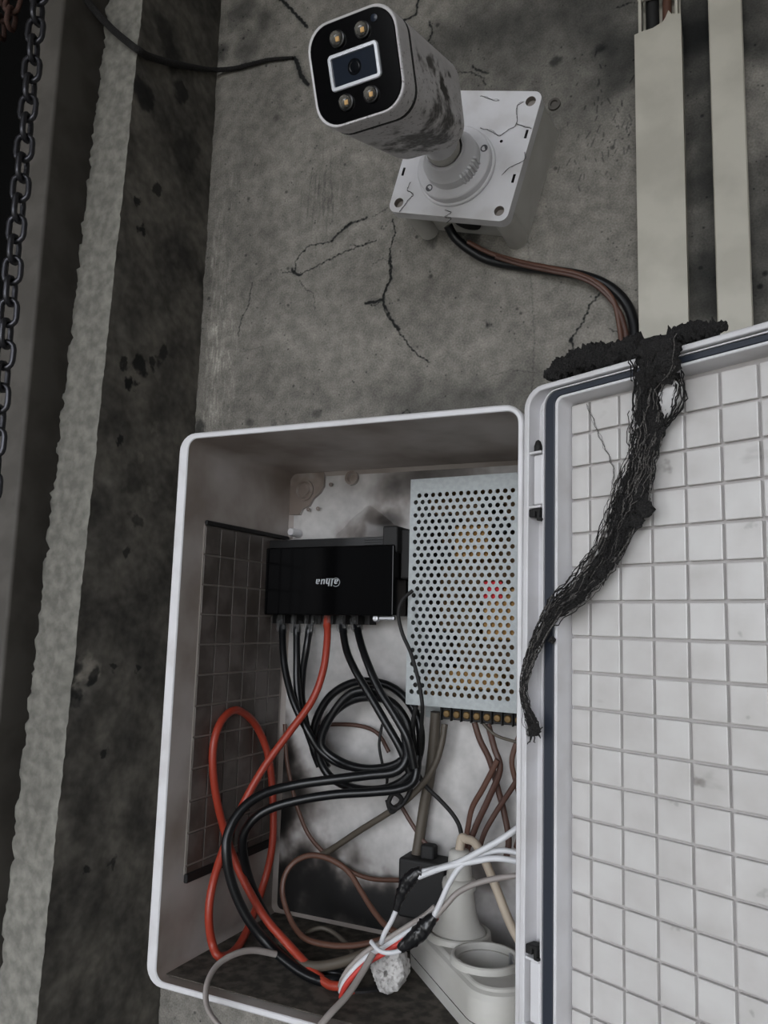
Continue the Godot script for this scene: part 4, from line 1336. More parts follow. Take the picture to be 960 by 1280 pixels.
# ---------------------------------------------------------------- cable trunking on the wall
func trunking() -> void:
	var x0 := -0.0910
	var x1 := -0.0487
	var z := 0.022
	var t := thing("cable_trunking", "wide cream cable trunking on the wall with a broken cover end at the top", "cable trunking", at(Vector3((x0 + x1) * 0.5, -0.35, 0.0005)))
	var b := MB.new()
	b.box(Vector3((x0 + x1) * 0.5, 0.27, 0.0015), Vector3(x1 - x0 - 0.003, 1.24, 0.002))
	b.box(Vector3(x0 + 0.0052, 0.27, 0.011), Vector3(0.0024, 1.24, 0.019))
	b.box(Vector3(x1 - 0.0042, 0.27, 0.011), Vector3(0.0024, 1.24, 0.019))
	obj("channel", b, M.trunking, t)
	var c := MB.new()
	var poly := PackedVector2Array([Vector2(x0, -0.35), Vector2(x1, -0.35)])
	for q in [[1.0, 0.5665], [0.98, 0.5735], [0.80, 0.5755], [0.74, 0.5800], [0.68, 0.5740], [0.62, 0.5700], [0.40, 0.5660], [0.15, 0.5655], [0.0, 0.5640]]:
		poly.append(Vector2(lerpf(x0, x1, q[0]), q[1]))
	c.slab(poly, z - 0.0014, z)
	c.box(Vector3(x0 + 0.0007, 0.107, z * 0.5), Vector3(0.0014, 0.914, z - 0.001))
	c.box(Vector3(x1 - 0.0007, 0.107, z * 0.5), Vector3(0.0014, 0.914, z - 0.001))
	obj("cover", c, M.trunking, t)
	var c2 := MB.new()
	c2.box(Vector3((x0 + x1) * 0.5, 0.765, z * 0.5), Vector3(x1 - x0, 0.29, z - 0.001), 0.001, 1)
	c2.box(Vector3((x0 + x1) * 0.5, 0.6035, z - 0.0045), Vector3(x1 - x0 - 0.006, 0.006, 0.003), 0.0006, 1)
	obj("cover", c2, M.trunking, t)
	var u := MB.new()
	u.tube([Vector3(-0.0635, 0.50, 0.0095), Vector3(-0.0622, 0.57, 0.0110), Vector3(-0.0615, 0.62, 0.0110), Vector3(-0.0615, 0.70, 0.0100)], 0.0042, 12)
	top("trunking_cable", u, M.cable_copper, Vector3(-0.0635, 0.50, 0.0095), "brown cable showing in the gap at the top of the wide trunking", "cable")
	var u2 := MB.new()
	u2.tube([Vector3(-0.0755, 0.50, 0.0085), Vector3(-0.0755, 0.58, 0.0085), Vector3(-0.0750, 0.70, 0.0085)], 0.0062, 12)
	top("trunking_cable", u2, M.dull_black, Vector3(-0.0755, 0.50, 0.0085), "thick black cable beside the brown one in the trunking gap", "cable")
	var n0 := -0.0252
	var n1 := 0.0030
	var t2 := thing("cable_trunking", "narrow cream cable trunking with an unbroken cover, right of the wide one", "cable trunking", at(Vector3((n0 + n1) * 0.5, -0.35, 0.0005)))
	var d := MB.new()
	d.box(Vector3((n0 + n1) * 0.5, 0.28, 0.0085), Vector3(n1 - n0, 1.26, 0.016), 0.0012, 2)
	obj("cover", d, M.trunking, t2)
	var d2 := MB.new()
	d2.box(Vector3((n0 + n1) * 0.5, 0.28, 0.0022), Vector3(n1 - n0 + 0.0012, 1.26, 0.0036), 0.0004, 1)
	obj("channel", d2, M.trunking, t2)
	# a wall plug left in an old hole right of the junction box
	var wp := MB.new()
	wp.t = Transform3D(Basis(Vector3.RIGHT, PI / 2), [Vector3(-0.1731, 0.5273, 0)][0])
	wp.lathe([Vector2(0.0066, 0), Vector2(0.0064, 0.0022), Vector2(0.0040, 0.0024), Vector2(0.0034, 0.0002), Vector2(0, 0.0002)], 18)
	top("wall_plug", wp, M.paint, [Vector3(-0.1731, 0.5273, 0)][0], "round grey plug in the wall just right of the junction box", "wall plug")


# ---------------------------------------------------------------- the power strip and what is plugged into it
func power_strip() -> void:
	var at_ := Transform3D(Basis(Vector3.UP, deg_to_rad(-46.7)), Vector3(-0.2026, -0.2980, 0.1085))
	var st := thing("power_strip", "worn white power strip lying on the floor of the open box", "power strip", at_)
	var b := MB.new()
	b.t = Transform3D(Basis(Vector3.RIGHT, -PI / 2), Vector3.ZERO)
	var q := func(inset: float, y: float, r: float) -> PackedVector3Array:
		return MB.rrect(-0.110 + inset, -0.0292 + inset, 0.0525 - inset, 0.0292 - inset, r - 0.0015, y, 8)
	b.loft([q.call(0.002, 0.0, 0.024), q.call(0.0005, 0.002, 0.026), q.call(0.0, 0.0118, 0.026)], true)
	b.loft([q.call(0.0007, 0.0118, 0.026), q.call(0.0007, 0.0126, 0.026)])
	b.loft([q.call(0.0, 0.0126, 0.026), q.call(0.0006, 0.0290, 0.0255), q.call(0.0022, 0.0328, 0.0245), q.call(0.0046, 0.0345, 0.0225), q.call(0.0056, 0.0362, 0.0215), q.call(0.0068, 0.0370, 0.0205)])
	var capl: PackedVector3Array = q.call(0.0068, 0.0370, 0.0205)
	ring_cap(b, capl, Vector2(0.0, 0.0), 0.0215, -0.0265, 9.0)
	ring_cap(b, capl, Vector2(-0.0530, 0.0), 0.0215, -9.0, -0.0265)
	own("body", b, M.cream, st)
	for x in [0.0, -0.0530]:
		var s := MB.new()
		s.t = at(Vector3(x, 0.0365, 0))
		s.lathe([Vector2(0.0278, 0), Vector2(0.0272, 0.0045), Vector2(0.0262, 0.0055), Vector2(0.0245, 0.0055), Vector2(0.0238, 0.0045), Vector2(0.0225, -0.0140), Vector2(0, -0.0140)], 36)
		var so := own("socket", s, M.cream, st)
		for sg in [-1.0, 1.0]:
			var h := MB.new()
			h.t = at(Vector3(x + sg * 0.0095, 0.0226, 0))
			h.lathe([Vector2(0.0036, 0), Vector2(0.0036, 0.0006), Vector2(0.0026, 0.0006), Vector2(0.0025, 0.0002), Vector2(0, 0.0002)], 14)
			own("pin_hole", h, M.dull_black, so)
			var c := MB.new()
			c.box(Vector3(x, 0.0320, sg * 0.0218), Vector3(0.0050, 0.0160, 0.0014), 0.0004, 1)
			own("earth_clip", c, M.bright_steel, so)
	# the white plug standing in the far socket, with its cream flex
	var base := Vector3(-0.2389, -0.2640, 0.0699)
	var pl := thing("plug", "white mains plug standing in the far socket of the power strip", "plug", at(base))
	var p := MB.new()
	p.t = at(base)
	p.lathe([Vector2(0.0, 0.0), Vector2(0.0225, 0.0), Vector2(0.0235, 0.006), Vector2(0.0225, 0.0085), Vector2(0.0185, 0.012), Vector2(0.0150, 0.022), Vector2(0.0128, 0.036), Vector2(0.0122, 0.040)], 32, false)
	p.lathe([Vector2(0.0122, 0.040), Vector2(0.0142, 0.0408), Vector2(0.0146, 0.0450), Vector2(0.0138, 0.0485), Vector2(0.0110, 0.0500)], 32, false)
	p.lathe([Vector2(0.0110, 0.0500), Vector2(0.0100, 0.060), Vector2(0.0092, 0.070), Vector2(0.0075, 0.0725), Vector2(0, 0.073)], 32, false)
	own("body", shift(p, -base), M.cream, pl)
	var f := MB.new()
	f.tube([base + Vector3(0, 0.071, 0), base + Vector3(0.0015, 0.082, 0), [Vector3(-0.2322, -0.1818, 0.072)][0], [Vector3(-0.2224, -0.1823, 0.078)][0], [Vector3(-0.2109, -0.1943, 0.085)][0], [Vector3(-0.1997, -0.2124, 0.09)][0], [Vector3(-0.1853, -0.233, 0.1)][0], [Vector3(-0.1685, -0.2501, 0.11)][0]], [0.0042, 0.0036, 0.0036, 0.0036, 0.0036, 0.0036, 0.0036, 0.0036], 12, 6)
	own("flex", shift(f, -base), M.cable_cream, pl)
	for sg in [-1.0, 1.0]:
		var pn := MB.new()
		pn.t = at(Vector3(sg * 0.0065, -0.006, sg * 0.0069))
		pn.lathe([Vector2(0.0022, 0), Vector2(0.0022, 0.007), Vector2(0, 0.007)], 10)
		own("pin", pn, M.bright_steel, pl)
	# the black adapter behind it
	var ap: Vector3 = [Vector3(-0.2869, -0.2415, 0.024)][0]
	var ad := MB.new()
	ad.box(ap, Vector3(0.046, 0.052, 0.028), 0.003, 2)
	ad.box(ap + Vector3(0.002, 0.031, 0.0), Vector3(0.014, 0.014, 0.012), 0.003, 2)
	top("power_adapter", ad, M.dull_black, ap - Vector3(0, 0.026, 0), "black block-shaped power adapter behind the white plug", "power adapter")
	foam_chunk()


func foam_chunk() -> void:
	# crumbling foam by the gland
	var fo := MB.new()
	var fn := noise(1.0, 4, 19)
	var fp: Vector3 = [Vector3(-0.2774, -0.292, 0.1264)][0]
	var outline := []
	for op in [Vector3(-0.291, -0.2653, 0.128), Vector3(-0.2812, -0.2611, 0.128), Vector3(-0.2686, -0.2599, 0.128), Vector3(-0.2642, -0.2686, 0.128), Vector3(-0.2632, -0.2779, 0.128), Vector3(-0.2685, -0.2884, 0.128), Vector3(-0.2773, -0.2943, 0.128), Vector3(-0.2844, -0.2928, 0.128), Vector3(-0.2889, -0.2854, 0.128), Vector3(-0.2928, -0.2765, 0.128)]:
		outline.append(op)
	var mid := Vector3.ZERO
	for oq in outline:
		mid += oq / outline.size()
	var loops := []
	for oz in [[0.55, -0.016], [0.95, -0.014], [1.02, -0.006], [0.98, 0.0], [0.88, 0.0022], [0.66, 0.0030], [0.40, 0.0034], [0.14, 0.0030]]:
		var lp := PackedVector3Array()
		for k in 60:
			var f := k / 6.0
			var a: Vector3 = outline[int(f) % 10]
			var b2: Vector3 = outline[(int(f) + 1) % 10]
			var e := a.lerp(b2, f - int(f))
			var rg: float = 1.0 + 0.10 * fn.get_noise_3d(e.x * 260.0, e.y * 260.0, oz[1] * 300.0)
			var pt: Vector3 = mid + (e - mid) * oz[0] * rg
			lp.append(pt + Vector3(0, 0, oz[1] + 0.0026 * fn.get_noise_3d(pt.x * 300.0, pt.y * 300.0, 4.0)))
		loops.append(lp)
	fo.loft(loops, true, true)
	top("foam_chunk", fo, M.foam, fp, "crumbling whitish lump of foam between the cable bundle and the power strip", "foam")


func shift(b: MB, by: Vector3) -> MB:
	for i in b.v.size():
		b.v[i] += by
	return b


# the part of a flat outline between two x limits, with a round hole round c
func ring_cap(b: MB, loop: PackedVector3Array, c: Vector2, rad: float, x0: float, x1: float) -> void:
	var poly := PackedVector2Array()
	for p in loop:
		poly.append(Vector2(p.x, p.y))
	var cut: PackedVector2Array = Geometry2D.intersect_polygons(poly, PackedVector2Array([Vector2(x0, -1), Vector2(x1, -1), Vector2(x1, 1), Vector2(x0, 1)]))[0]
	var angs := []
	for k in 48:
		angs.append(TAU * k / 48.0)
	for p in cut:
		angs.append(fposmod((p - c).angle(), TAU))
	angs.sort()
	var rim := []
	for a in angs:
		var d := Vector2(cos(a), sin(a))
		var hit := c + d * rad
		for k in cut.size():
			var x = Geometry2D.segment_intersects_segment(c, c + d * 2.0, cut[k], cut[(k + 1) % cut.size()])
			if x != null and c.distance_to(x) > c.distance_to(hit):
				hit = x
		rim.append([c + d * rad, hit])
	var z := loop[0].z
	for k in rim.size():
		var m: Array = rim[k]
		var o: Array = rim[(k + 1) % rim.size()]
		b.quad(Vector3(m[0].x, m[0].y, z), Vector3(m[1].x, m[1].y, z), Vector3(o[1].x, o[1].y, z), Vector3(o[0].x, o[0].y, z), Vector3.BACK)


# ---------------------------------------------------------------- cables
func cable(called: String, pts: Array, r, mat: Material, label: String, group := "", sides := 10, sub := 6, flat_ := 1.0, category := "cable") -> MeshInstance3D:
	var b := MB.new()
	b.tube(pts, r, sides, sub, false, flat_, 0.32 if mat == M.tape else 0.0, noise(1.0, 3, 29) if mat == M.tape else null, 260.0)
	return top(called, b, mat, pts[0], label, category, group)


func patch_lead(pts: Array, mat: Material, label: String, group: String, r := 0.0037) -> void:
	var t := thing("patch_cable", label, "cable", at(pts[0]), group)
	var b := MB.new()
	b.tube(pts, r, 10, 6)
	own("cord", shift(b, -pts[0]), mat, t)
	var d: Vector3 = (pts[0] - pts[1]).normalized()
	var p := MB.new()
	p.t = Transform3D(Basis(Quaternion(Vector3.UP, d)), d * -0.002)
	p.box(Vector3(0, 0.006, 0), Vector3(0.0102, 0.018, 0.0075), 0.0006, 1)
	own("connector", p, M.clear, t)
	var k := MB.new()
	k.t = Transform3D(Basis(Quaternion(Vector3.UP, d)), d * -0.002)
	k.lathe([Vector2(r * 1.05, -0.006), Vector2(r * 1.15, 0.0), Vector2(r * 0.9, 0.008), Vector2(0, 0.008)], 10)
	own("inner_cord", k, mat, t)


func cables() -> void:
	var gp := "black patch cables in the network unit"
	patch_lead([Vector3(-0.3952, -0.0002, 0.036), Vector3(-0.3899, -0.0199, 0.044), Vector3(-0.3887, -0.0492, 0.052), Vector3(-0.3954, -0.0781, 0.06), Vector3(-0.4106, -0.1073, 0.074), Vector3(-0.4272, -0.1391, 0.09), Vector3(-0.4391, -0.1725, 0.105), Vector3(-0.4465, -0.2075, 0.12), Vector3(-0.4458, -0.2343, 0.135), Vector3(-0.4447, -0.2574, 0.14), Vector3(-0.4433, -0.2824, 0.135), Vector3(-0.4335, -0.2925, 0.1347), Vector3(-0.4351, -0.2925, 0.1038), Vector3(-0.4508, -0.269, 0.05), Vector3(-0.4453, -0.2182, 0.04), Vector3(-0.4488, -0.1486, 0.045), Vector3(-0.4555, -0.1085, 0.0612), Vector3(-0.4555, -0.0884, 0.0957), Vector3(-0.4555, -0.0937, 0.1194), Vector3(-0.4555, -0.1118, 0.1311), Vector3(-0.4555, -0.1366, 0.1312), Vector3(-0.4555, -0.17, 0.1209), Vector3(-0.4531, -0.2062, 0.105), Vector3(-0.4341, -0.2328, 0.108), Vector3(-0.4038, -0.2599, 0.115), Vector3(-0.378, -0.2761, 0.118), Vector3(-0.352, -0.2873, 0.125), Vector3(-0.3266, -0.2925, 0.1359), Vector3(-0.3101, -0.2925, 0.1366)]+[Vector3(-0.300, -0.315, 0.118)], M.cable_orange, "orange patch cable plugged into the black network unit and looping down the box's left side", "", 0.0037)
	patch_lead([Vector3(-0.4478, -0.0081, 0.036), Vector3(-0.4398, -0.0337, 0.045), Vector3(-0.4317, -0.057, 0.05), Vector3(-0.418, -0.0831, 0.055), Vector3(-0.4004, -0.1093, 0.055), Vector3(-0.3882, -0.1269, 0.05), Vector3(-0.3703, -0.1371, 0.045), Vector3(-0.3444, -0.1397, 0.045)], M.cable_black, "leftmost black patch cable hanging from the network unit", gp)
	patch_lead([Vector3(-0.4304, -0.0093, 0.036), Vector3(-0.4254, -0.0372, 0.042), Vector3(-0.4224, -0.0607, 0.045), Vector3(-0.4174, -0.0877, 0.045), Vector3(-0.4069, -0.1184, 0.04), Vector3(-0.3998, -0.1376, 0.035)], M.cable_black, "second black patch cable from the left under the network unit", gp)
	patch_lead([Vector3(-0.4153, -0.0088, 0.036), Vector3(-0.4157, -0.0304, 0.04), Vector3(-0.4214, -0.0571, 0.036), Vector3(-0.4224, -0.0852, 0.032), Vector3(-0.4106, -0.1238, 0.03), Vector3(-0.3914, -0.1451, 0.03)], M.cable_black, "black patch cable just left of the orange one at the network unit", gp)
	patch_lead([Vector3(-0.3776, -0.0061, 0.036), Vector3(-0.3671, -0.0284, 0.046), Vector3(-0.3526, -0.0473, 0.054), Vector3(-0.3364, -0.0663, 0.058), Vector3(-0.3164, -0.0925, 0.06), Vector3(-0.3012, -0.1141, 0.06), Vector3(-0.2933, -0.1352, 0.055)], M.cable_black, "black patch cable just right of the orange one at the network unit", gp)
	patch_lead([Vector3(-0.3616, -0.0057, 0.036), Vector3(-0.3496, -0.0215, 0.05), Vector3(-0.3353, -0.0402, 0.062), Vector3(-0.3201, -0.0625, 0.068), Vector3(-0.3024, -0.0847, 0.07), Vector3(-0.2892, -0.1048, 0.07), Vector3(-0.2841, -0.1291, 0.066)], M.cable_black, "rightmost black patch cable hanging from the network unit", gp)
	# the two heavy black cables across the middle
	cable("black_cable", [Vector3(-0.299, -0.1002, 0.055), Vector3(-0.2931, -0.1201, 0.062), Vector3(-0.3011, -0.1333, 0.068), Vector3(-0.3241, -0.1376, 0.078), Vector3(-0.3502, -0.1419, 0.09), Vector3(-0.3845, -0.1485, 0.102), Vector3(-0.4078, -0.156, 0.118), Vector3(-0.4214, -0.1687, 0.132), Vector3(-0.4268, -0.1863, 0.142), Vector3(-0.4252, -0.2038, 0.146), Vector3(-0.4206, -0.2285, 0.142), Vector3(-0.4096, -0.2552, 0.134), Vector3(-0.3915, -0.2772, 0.126), Vector3(-0.3589, -0.29, 0.13), Vector3(-0.334, -0.2925, 0.1333), Vector3(-0.3191, -0.2925, 0.1252)]+[Vector3(-0.303, -0.315, 0.110)], 0.0044, M.cable_black, "upper of two thick black cables that sweep left out of the coil and down", "thick black cables")
	cable("black_cable", [Vector3(-0.2878, -0.1212, 0.05), Vector3(-0.2884, -0.1417, 0.055), Vector3(-0.2994, -0.1494, 0.062), Vector3(-0.3225, -0.1531, 0.072), Vector3(-0.3523, -0.1562, 0.085), Vector3(-0.382, -0.1622, 0.098), Vector3(-0.4092, -0.1719, 0.108), Vector3(-0.4242, -0.185, 0.114), Vector3(-0.4309, -0.2032, 0.114), Vector3(-0.4293, -0.2371, 0.102), Vector3(-0.4115, -0.2703, 0.096), Vector3(-0.3797, -0.2898, 0.105), Vector3(-0.3485, -0.2925, 0.1172), Vector3(-0.3221, -0.2925, 0.1166)]+[Vector3(-0.299, -0.315, 0.102)], 0.0042, M.cable_black, "lower of two thick black cables that sweep left out of the coil and down", "thick black cables")
	cable("black_cable", [Vector3(-0.4005, -0.1445, 0.03), Vector3(-0.4097, -0.1237, 0.03), Vector3(-0.4062, -0.0984, 0.03), Vector3(-0.3899, -0.0738, 0.03), Vector3(-0.3609, -0.0596, 0.03), Vector3(-0.3261, -0.0622, 0.03), Vector3(-0.3012, -0.0807, 0.032), Vector3(-0.2916, -0.107, 0.034), Vector3(-0.2973, -0.1363, 0.036), Vector3(-0.3197, -0.1543, 0.038), Vector3(-0.3549, -0.1596, 0.038), Vector3(-0.386, -0.1513, 0.036), Vector3(-0.3973, -0.129, 0.04), Vector3(-0.3899, -0.1035, 0.044), Vector3(-0.3719, -0.0837, 0.046), Vector3(-0.3489, -0.0731, 0.046), Vector3(-0.3201, -0.0742, 0.046), Vector3(-0.3015, -0.092, 0.046), Vector3(-0.2976, -0.1162, 0.046), Vector3(-0.3109, -0.1316, 0.048), Vector3(-0.3405, -0.1381, 0.048), Vector3(-0.3708, -0.134, 0.046), Vector3(-0.3885, -0.1194, 0.05), Vector3(-0.378, -0.092, 0.052), Vector3(-0.3573, -0.0689, 0.05), Vector3(-0.3287, -0.0644, 0.046)], 0.0041, M.cable_black, "coil of black cable hanging in the middle of the open box")
	cable("black_cable", [Vector3(-0.2905, -0.0763, 0.05), Vector3(-0.2953, -0.0974, 0.045), Vector3(-0.2934, -0.1267, 0.04), Vector3(-0.2992, -0.156, 0.04), Vector3(-0.3087, -0.1704, 0.045), Vector3(-0.3155, -0.1661, 0.05), Vector3(-0.3109, -0.157, 0.05), Vector3(-0.3049, -0.1629, 0.045), Vector3(-0.3165, -0.1759, 0.04), Vector3(-0.3235, -0.1667, 0.036)], 0.0022, M.dull_black, "thin black lead knotted under the coil of black cable")
	cable("black_wire", [Vector3(-0.293, 0.0294, 0.058), Vector3(-0.3012, 0.0202, 0.063), Vector3(-0.3035, 0.0068, 0.066), Vector3(-0.2981, -0.0107, 0.068), Vector3(-0.2893, -0.027, 0.069), Vector3(-0.2821, -0.0459, 0.07), Vector3(-0.2778, -0.0626, 0.07), Vector3(-0.2768, -0.076, 0.068), Vector3(-0.2825, -0.0918, 0.055), Vector3(-0.2904, -0.1192, 0.04), Vector3(-0.2948, -0.1382, 0.036)], 0.0018, M.dull_black, "thin black wire running down across the power supply's left edge")
	cable("black_wire", [Vector3(-0.3335, -0.0983, 0.03), Vector3(-0.3363, -0.1173, 0.03), Vector3(-0.3323, -0.1355, 0.03), Vector3(-0.3268, -0.1498, 0.03), Vector3(-0.3317, -0.162, 0.026)], 0.0014, M.dull_black, "short thin black wire inside the ring of the black coil")
	cable("black_wire", [Vector3(-0.2974, -0.1358, 0.03), Vector3(-0.289, -0.1494, 0.03), Vector3(-0.2728, -0.1619, 0.03), Vector3(-0.26, -0.1731, 0.03), Vector3(-0.2529, -0.1841, 0.03), Vector3(-0.2511, -0.1978, 0.03), Vector3(-0.2562, -0.2133, 0.026)], 0.0020, M.dull_black, "thin black wire curving down to the black adapter")
	cable("dark_cable", [Vector3(-0.2799, -0.0834, 0.026), Vector3(-0.2825, -0.1133, 0.024), Vector3(-0.2859, -0.1395, 0.022), Vector3(-0.2925, -0.1733, 0.02), Vector3(-0.2967, -0.2027, 0.02), Vector3(-0.3009, -0.2284, 0.02)], 0.0052, M.cable_olive, "thick dark grey cable dropping straight behind the black wires to the adapter")
	cable("grey_cable", [Vector3(-0.2693, -0.0933, 0.03), Vector3(-0.2714, -0.1113, 0.032), Vector3(-0.2766, -0.1295, 0.034), Vector3(-0.2874, -0.1471, 0.034), Vector3(-0.3047, -0.1649, 0.034), Vector3(-0.325, -0.1799, 0.032), Vector3(-0.355, -0.1999, 0.028), Vector3(-0.3826, -0.2193, 0.024), Vector3(-0.4012, -0.2314, 0.022)], 0.0030, M.cable_olive, "dull grey-brown cable running diagonally down left from the power supply")
	cable("brown_wire", [Vector3(-0.4048, -0.1393, 0.026), Vector3(-0.4098, -0.1207, 0.022), Vector3(-0.4078, -0.1074, 0.02), Vector3(-0.3725, -0.1033, 0.018), Vector3(-0.3457, -0.1081, 0.018), Vector3(-0.3304, -0.1255, 0.02)], 0.0020, M.cable_brown, "brown wire arching inside the ring of the black coil")
	# twin brown flexes under the terminals
	var tg := "brown flexes from the terminals"
	cable("brown_flex", [Vector3(-0.2384, -0.0888, 0.036), Vector3(-0.2336, -0.1042, 0.034), Vector3(-0.2256, -0.1216, 0.03), Vector3(-0.2191, -0.146, 0.026), Vector3(-0.2136, -0.1665, 0.024), Vector3(-0.209, -0.19, 0.024), Vector3(-0.2118, -0.2074, 0.024)], 0.0028, M.cable_brown, "brown flex falling from the terminals and curving right", tg, 8, 5, 0.6)
	cable("brown_flex", [Vector3(-0.2255, -0.0893, 0.036), Vector3(-0.22, -0.1101, 0.034), Vector3(-0.2146, -0.1283, 0.034), Vector3(-0.2267, -0.1566, 0.03), Vector3(-0.2376, -0.1791, 0.028), Vector3(-0.2471, -0.203, 0.026)], 0.0028, M.cable_brown, "brown flex crossing down left below the terminals to the plug", tg, 8, 5, 0.6)
	cable("brown_flex", [Vector3(-0.2151, -0.1192, 0.04), Vector3(-0.2294, -0.1455, 0.036), Vector3(-0.241, -0.1649, 0.032), Vector3(-0.246, -0.1867, 0.03), Vector3(-0.2495, -0.2015, 0.028)], 0.0026, M.cable_copper, "reddish brown flex left of the crossing under the terminals", tg, 8, 5, 0.6)
	cable("brown_flex", [Vector3(-0.1945, -0.0917, 0.036), Vector3(-0.2031, -0.1173, 0.036), Vector3(-0.2006, -0.1358, 0.034), Vector3(-0.1967, -0.1528, 0.032), Vector3(-0.1957, -0.1734, 0.03), Vector3(-0.2012, -0.1948, 0.028)], 0.0024, M.cable_copper, "reddish flex hugging the box's right edge below the terminals", tg, 8, 5, 0.6)
	cable("brown_flex", [Vector3(-0.1904, -0.1223, 0.04), Vector3(-0.2029, -0.1426, 0.036), Vector3(-0.2171, -0.1634, 0.032), Vector3(-0.2294, -0.1845, 0.03), Vector3(-0.2358, -0.203, 0.028)], 0.0024, M.cable_brown, "brown flex slanting down left from the box's right edge", tg, 8, 5, 0.6)
	cable("grey_wire", [Vector3(-0.2318, -0.0858, 0.04), Vector3(-0.2188, -0.0976, 0.038), Vector3(-0.2026, -0.1018, 0.038), Vector3(-0.189, -0.1031, 0.04)], 0.0014, M.cable_olive, "thin grey wire bowed to the right just below the terminals")
	# loops in the bottom of the box
	cable("brown_flex", [Vector3(-0.2634, -0.2514, 0.118), Vector3(-0.2855, -0.2505, 0.11), Vector3(-0.3037, -0.2441, 0.1), Vector3(-0.3212, -0.2336, 0.09), Vector3(-0.3383, -0.2217, 0.082), Vector3(-0.3578, -0.2153, 0.078), Vector3(-0.3787, -0.2141, 0.078), Vector3(-0.3942, -0.2207, 0.08), Vector3(-0.4023, -0.2321, 0.084), Vector3(-0.4025, -0.2471, 0.088), Vector3(-0.392, -0.2622, 0.094), Vector3(-0.3779, -0.2726, 0.1), Vector3(-0.3618, -0.276, 0.105), Vector3(-0.334, -0.2732, 0.11), Vector3(-0.3054, -0.265, 0.115), Vector3(-0.278, -0.2522, 0.12)], 0.0026, M.cable_copper, "big ring of twin brown flex standing in the bottom of the box", "", 8, 5, 0.7)
	cable("brown_flex", [Vector3(-0.4496, -0.1083, 0.02), Vector3(-0.4448, -0.1397, 0.022), Vector3(-0.4376, -0.1667, 0.022), Vector3(-0.429, -0.1891, 0.022), Vector3(-0.4169, -0.2127, 0.02), Vector3(-0.3979, -0.2284, 0.02), Vector3(-0.3761, -0.24, 0.018), Vector3(-0.3481, -0.2454, 0.018), Vector3(-0.3153, -0.2413, 0.02)], 0.0022, M.cable_copper, "brown flex dropping along the back panel from the patch cables to the adapter", "", 8, 5, 0.7)
	cable("brown_flex", [Vector3(-0.3173, -0.1725, 0.02), Vector3(-0.3044, -0.1892, 0.02), Vector3(-0.291, -0.2029, 0.022), Vector3(-0.2788, -0.2105, 0.022)], 0.0020, M.cable_brown, "short brown flex from the knot down to the adapter", "", 8, 5, 0.7)
	cable("olive_cable", [Vector3(-0.3914, -0.2725, 0.11), Vector3(-0.3819, -0.2843, 0.115), Vector3(-0.3654, -0.2877, 0.122), Vector3(-0.3438, -0.2859, 0.126), Vector3(-0.3168, -0.2763, 0.128), Vector3(-0.2908, -0.2622, 0.13), Vector3(-0.2658, -0.245, 0.132), Vector3(-0.2462, -0.2314, 0.134)], 0.0042, M.cable_olive, "thick olive-brown cable sagging under the cable bundle")
	cable("olive_cable", [Vector3(-0.377, -0.2783, 0.09), Vector3(-0.3665, -0.2742, 0.08), Vector3(-0.3501, -0.2767, 0.08), Vector3(-0.3287, -0.284, 0.09), Vector3(-0.3242, -0.289, 0.11)], 0.0020, M.cable_olive, "thin brown cable curling behind the olive one")
	# the grey, white and red ribbon and the taped joints
	for k in 3:
		var o := Vector3(0.0012, -0.0034, 0.0012) * (k - 1.0)
		var pts := []
		for p in [Vector3(-0.2343, -0.2217, 0.136), Vector3(-0.2433, -0.2302, 0.138), Vector3(-0.259, -0.2412, 0.14), Vector3(-0.2749, -0.2529, 0.142), Vector3(-0.289, -0.2625, 0.144), Vector3(-0.3002, -0.274, 0.146), Vector3(-0.307, -0.2836, 0.146), Vector3(-0.3109, -0.2925, 0.1434)]:
			pts.append(p + o)
		cable("ribbon_wire", pts, 0.0022, [M.cable_grey, M.cable_white, M.cable_red][k], ["grey wire along the upper edge of the ribbon bundle", "white wire in the middle of the ribbon bundle", "red wire along the lower edge of the ribbon bundle"][k], "ribbon of grey, white and red wires")
	cable("white_wire", [Vector3(-0.1624, -0.145, 0.13), Vector3(-0.1805, -0.1594, 0.136), Vector3(-0.198, -0.1708, 0.14), Vector3(-0.2132, -0.18, 0.142), Vector3(-0.2293, -0.187, 0.142), Vector3(-0.2465, -0.1931, 0.142)], 0.0024, M.cable_white, "white wire rising from the upper taped joint to the right behind the door", "white wires by the plug")
	cable("white_wire", [Vector3(-0.1623, -0.1773, 0.13), Vector3(-0.1853, -0.1751, 0.136), Vector3(-0.203, -0.179, 0.14), Vector3(-0.2247, -0.1853, 0.144), Vector3(-0.2463, -0.1956, 0.144)], 0.0023, M.cable_white, "white wire running level from the upper taped joint past the plug", "white wires by the plug")
	cable("white_wire", [Vector3(-0.1636, -0.1729, 0.125), Vector3(-0.1834, -0.1705, 0.13), Vector3(-0.1992, -0.1748, 0.136), Vector3(-0.2118, -0.1827, 0.142), Vector3(-0.2198, -0.195, 0.146), Vector3(-0.2259, -0.2093, 0.148), Vector3(-0.2322, -0.2224, 0.148)], 0.0021, M.cable_white, "white wire bending down in front of the plug to the lower taped joint", "white wires by the plug")
	cable("grey_wire", [Vector3(-0.1636, -0.1862, 0.125), Vector3(-0.1845, -0.1904, 0.13), Vector3(-0.2015, -0.1955, 0.136), Vector3(-0.2147, -0.2028, 0.142), Vector3(-0.224, -0.2136, 0.146), Vector3(-0.2332, -0.224, 0.147)], 0.0022, M.cable_grey, "pinkish grey wire below the white ones, bending down to the lower taped joint")
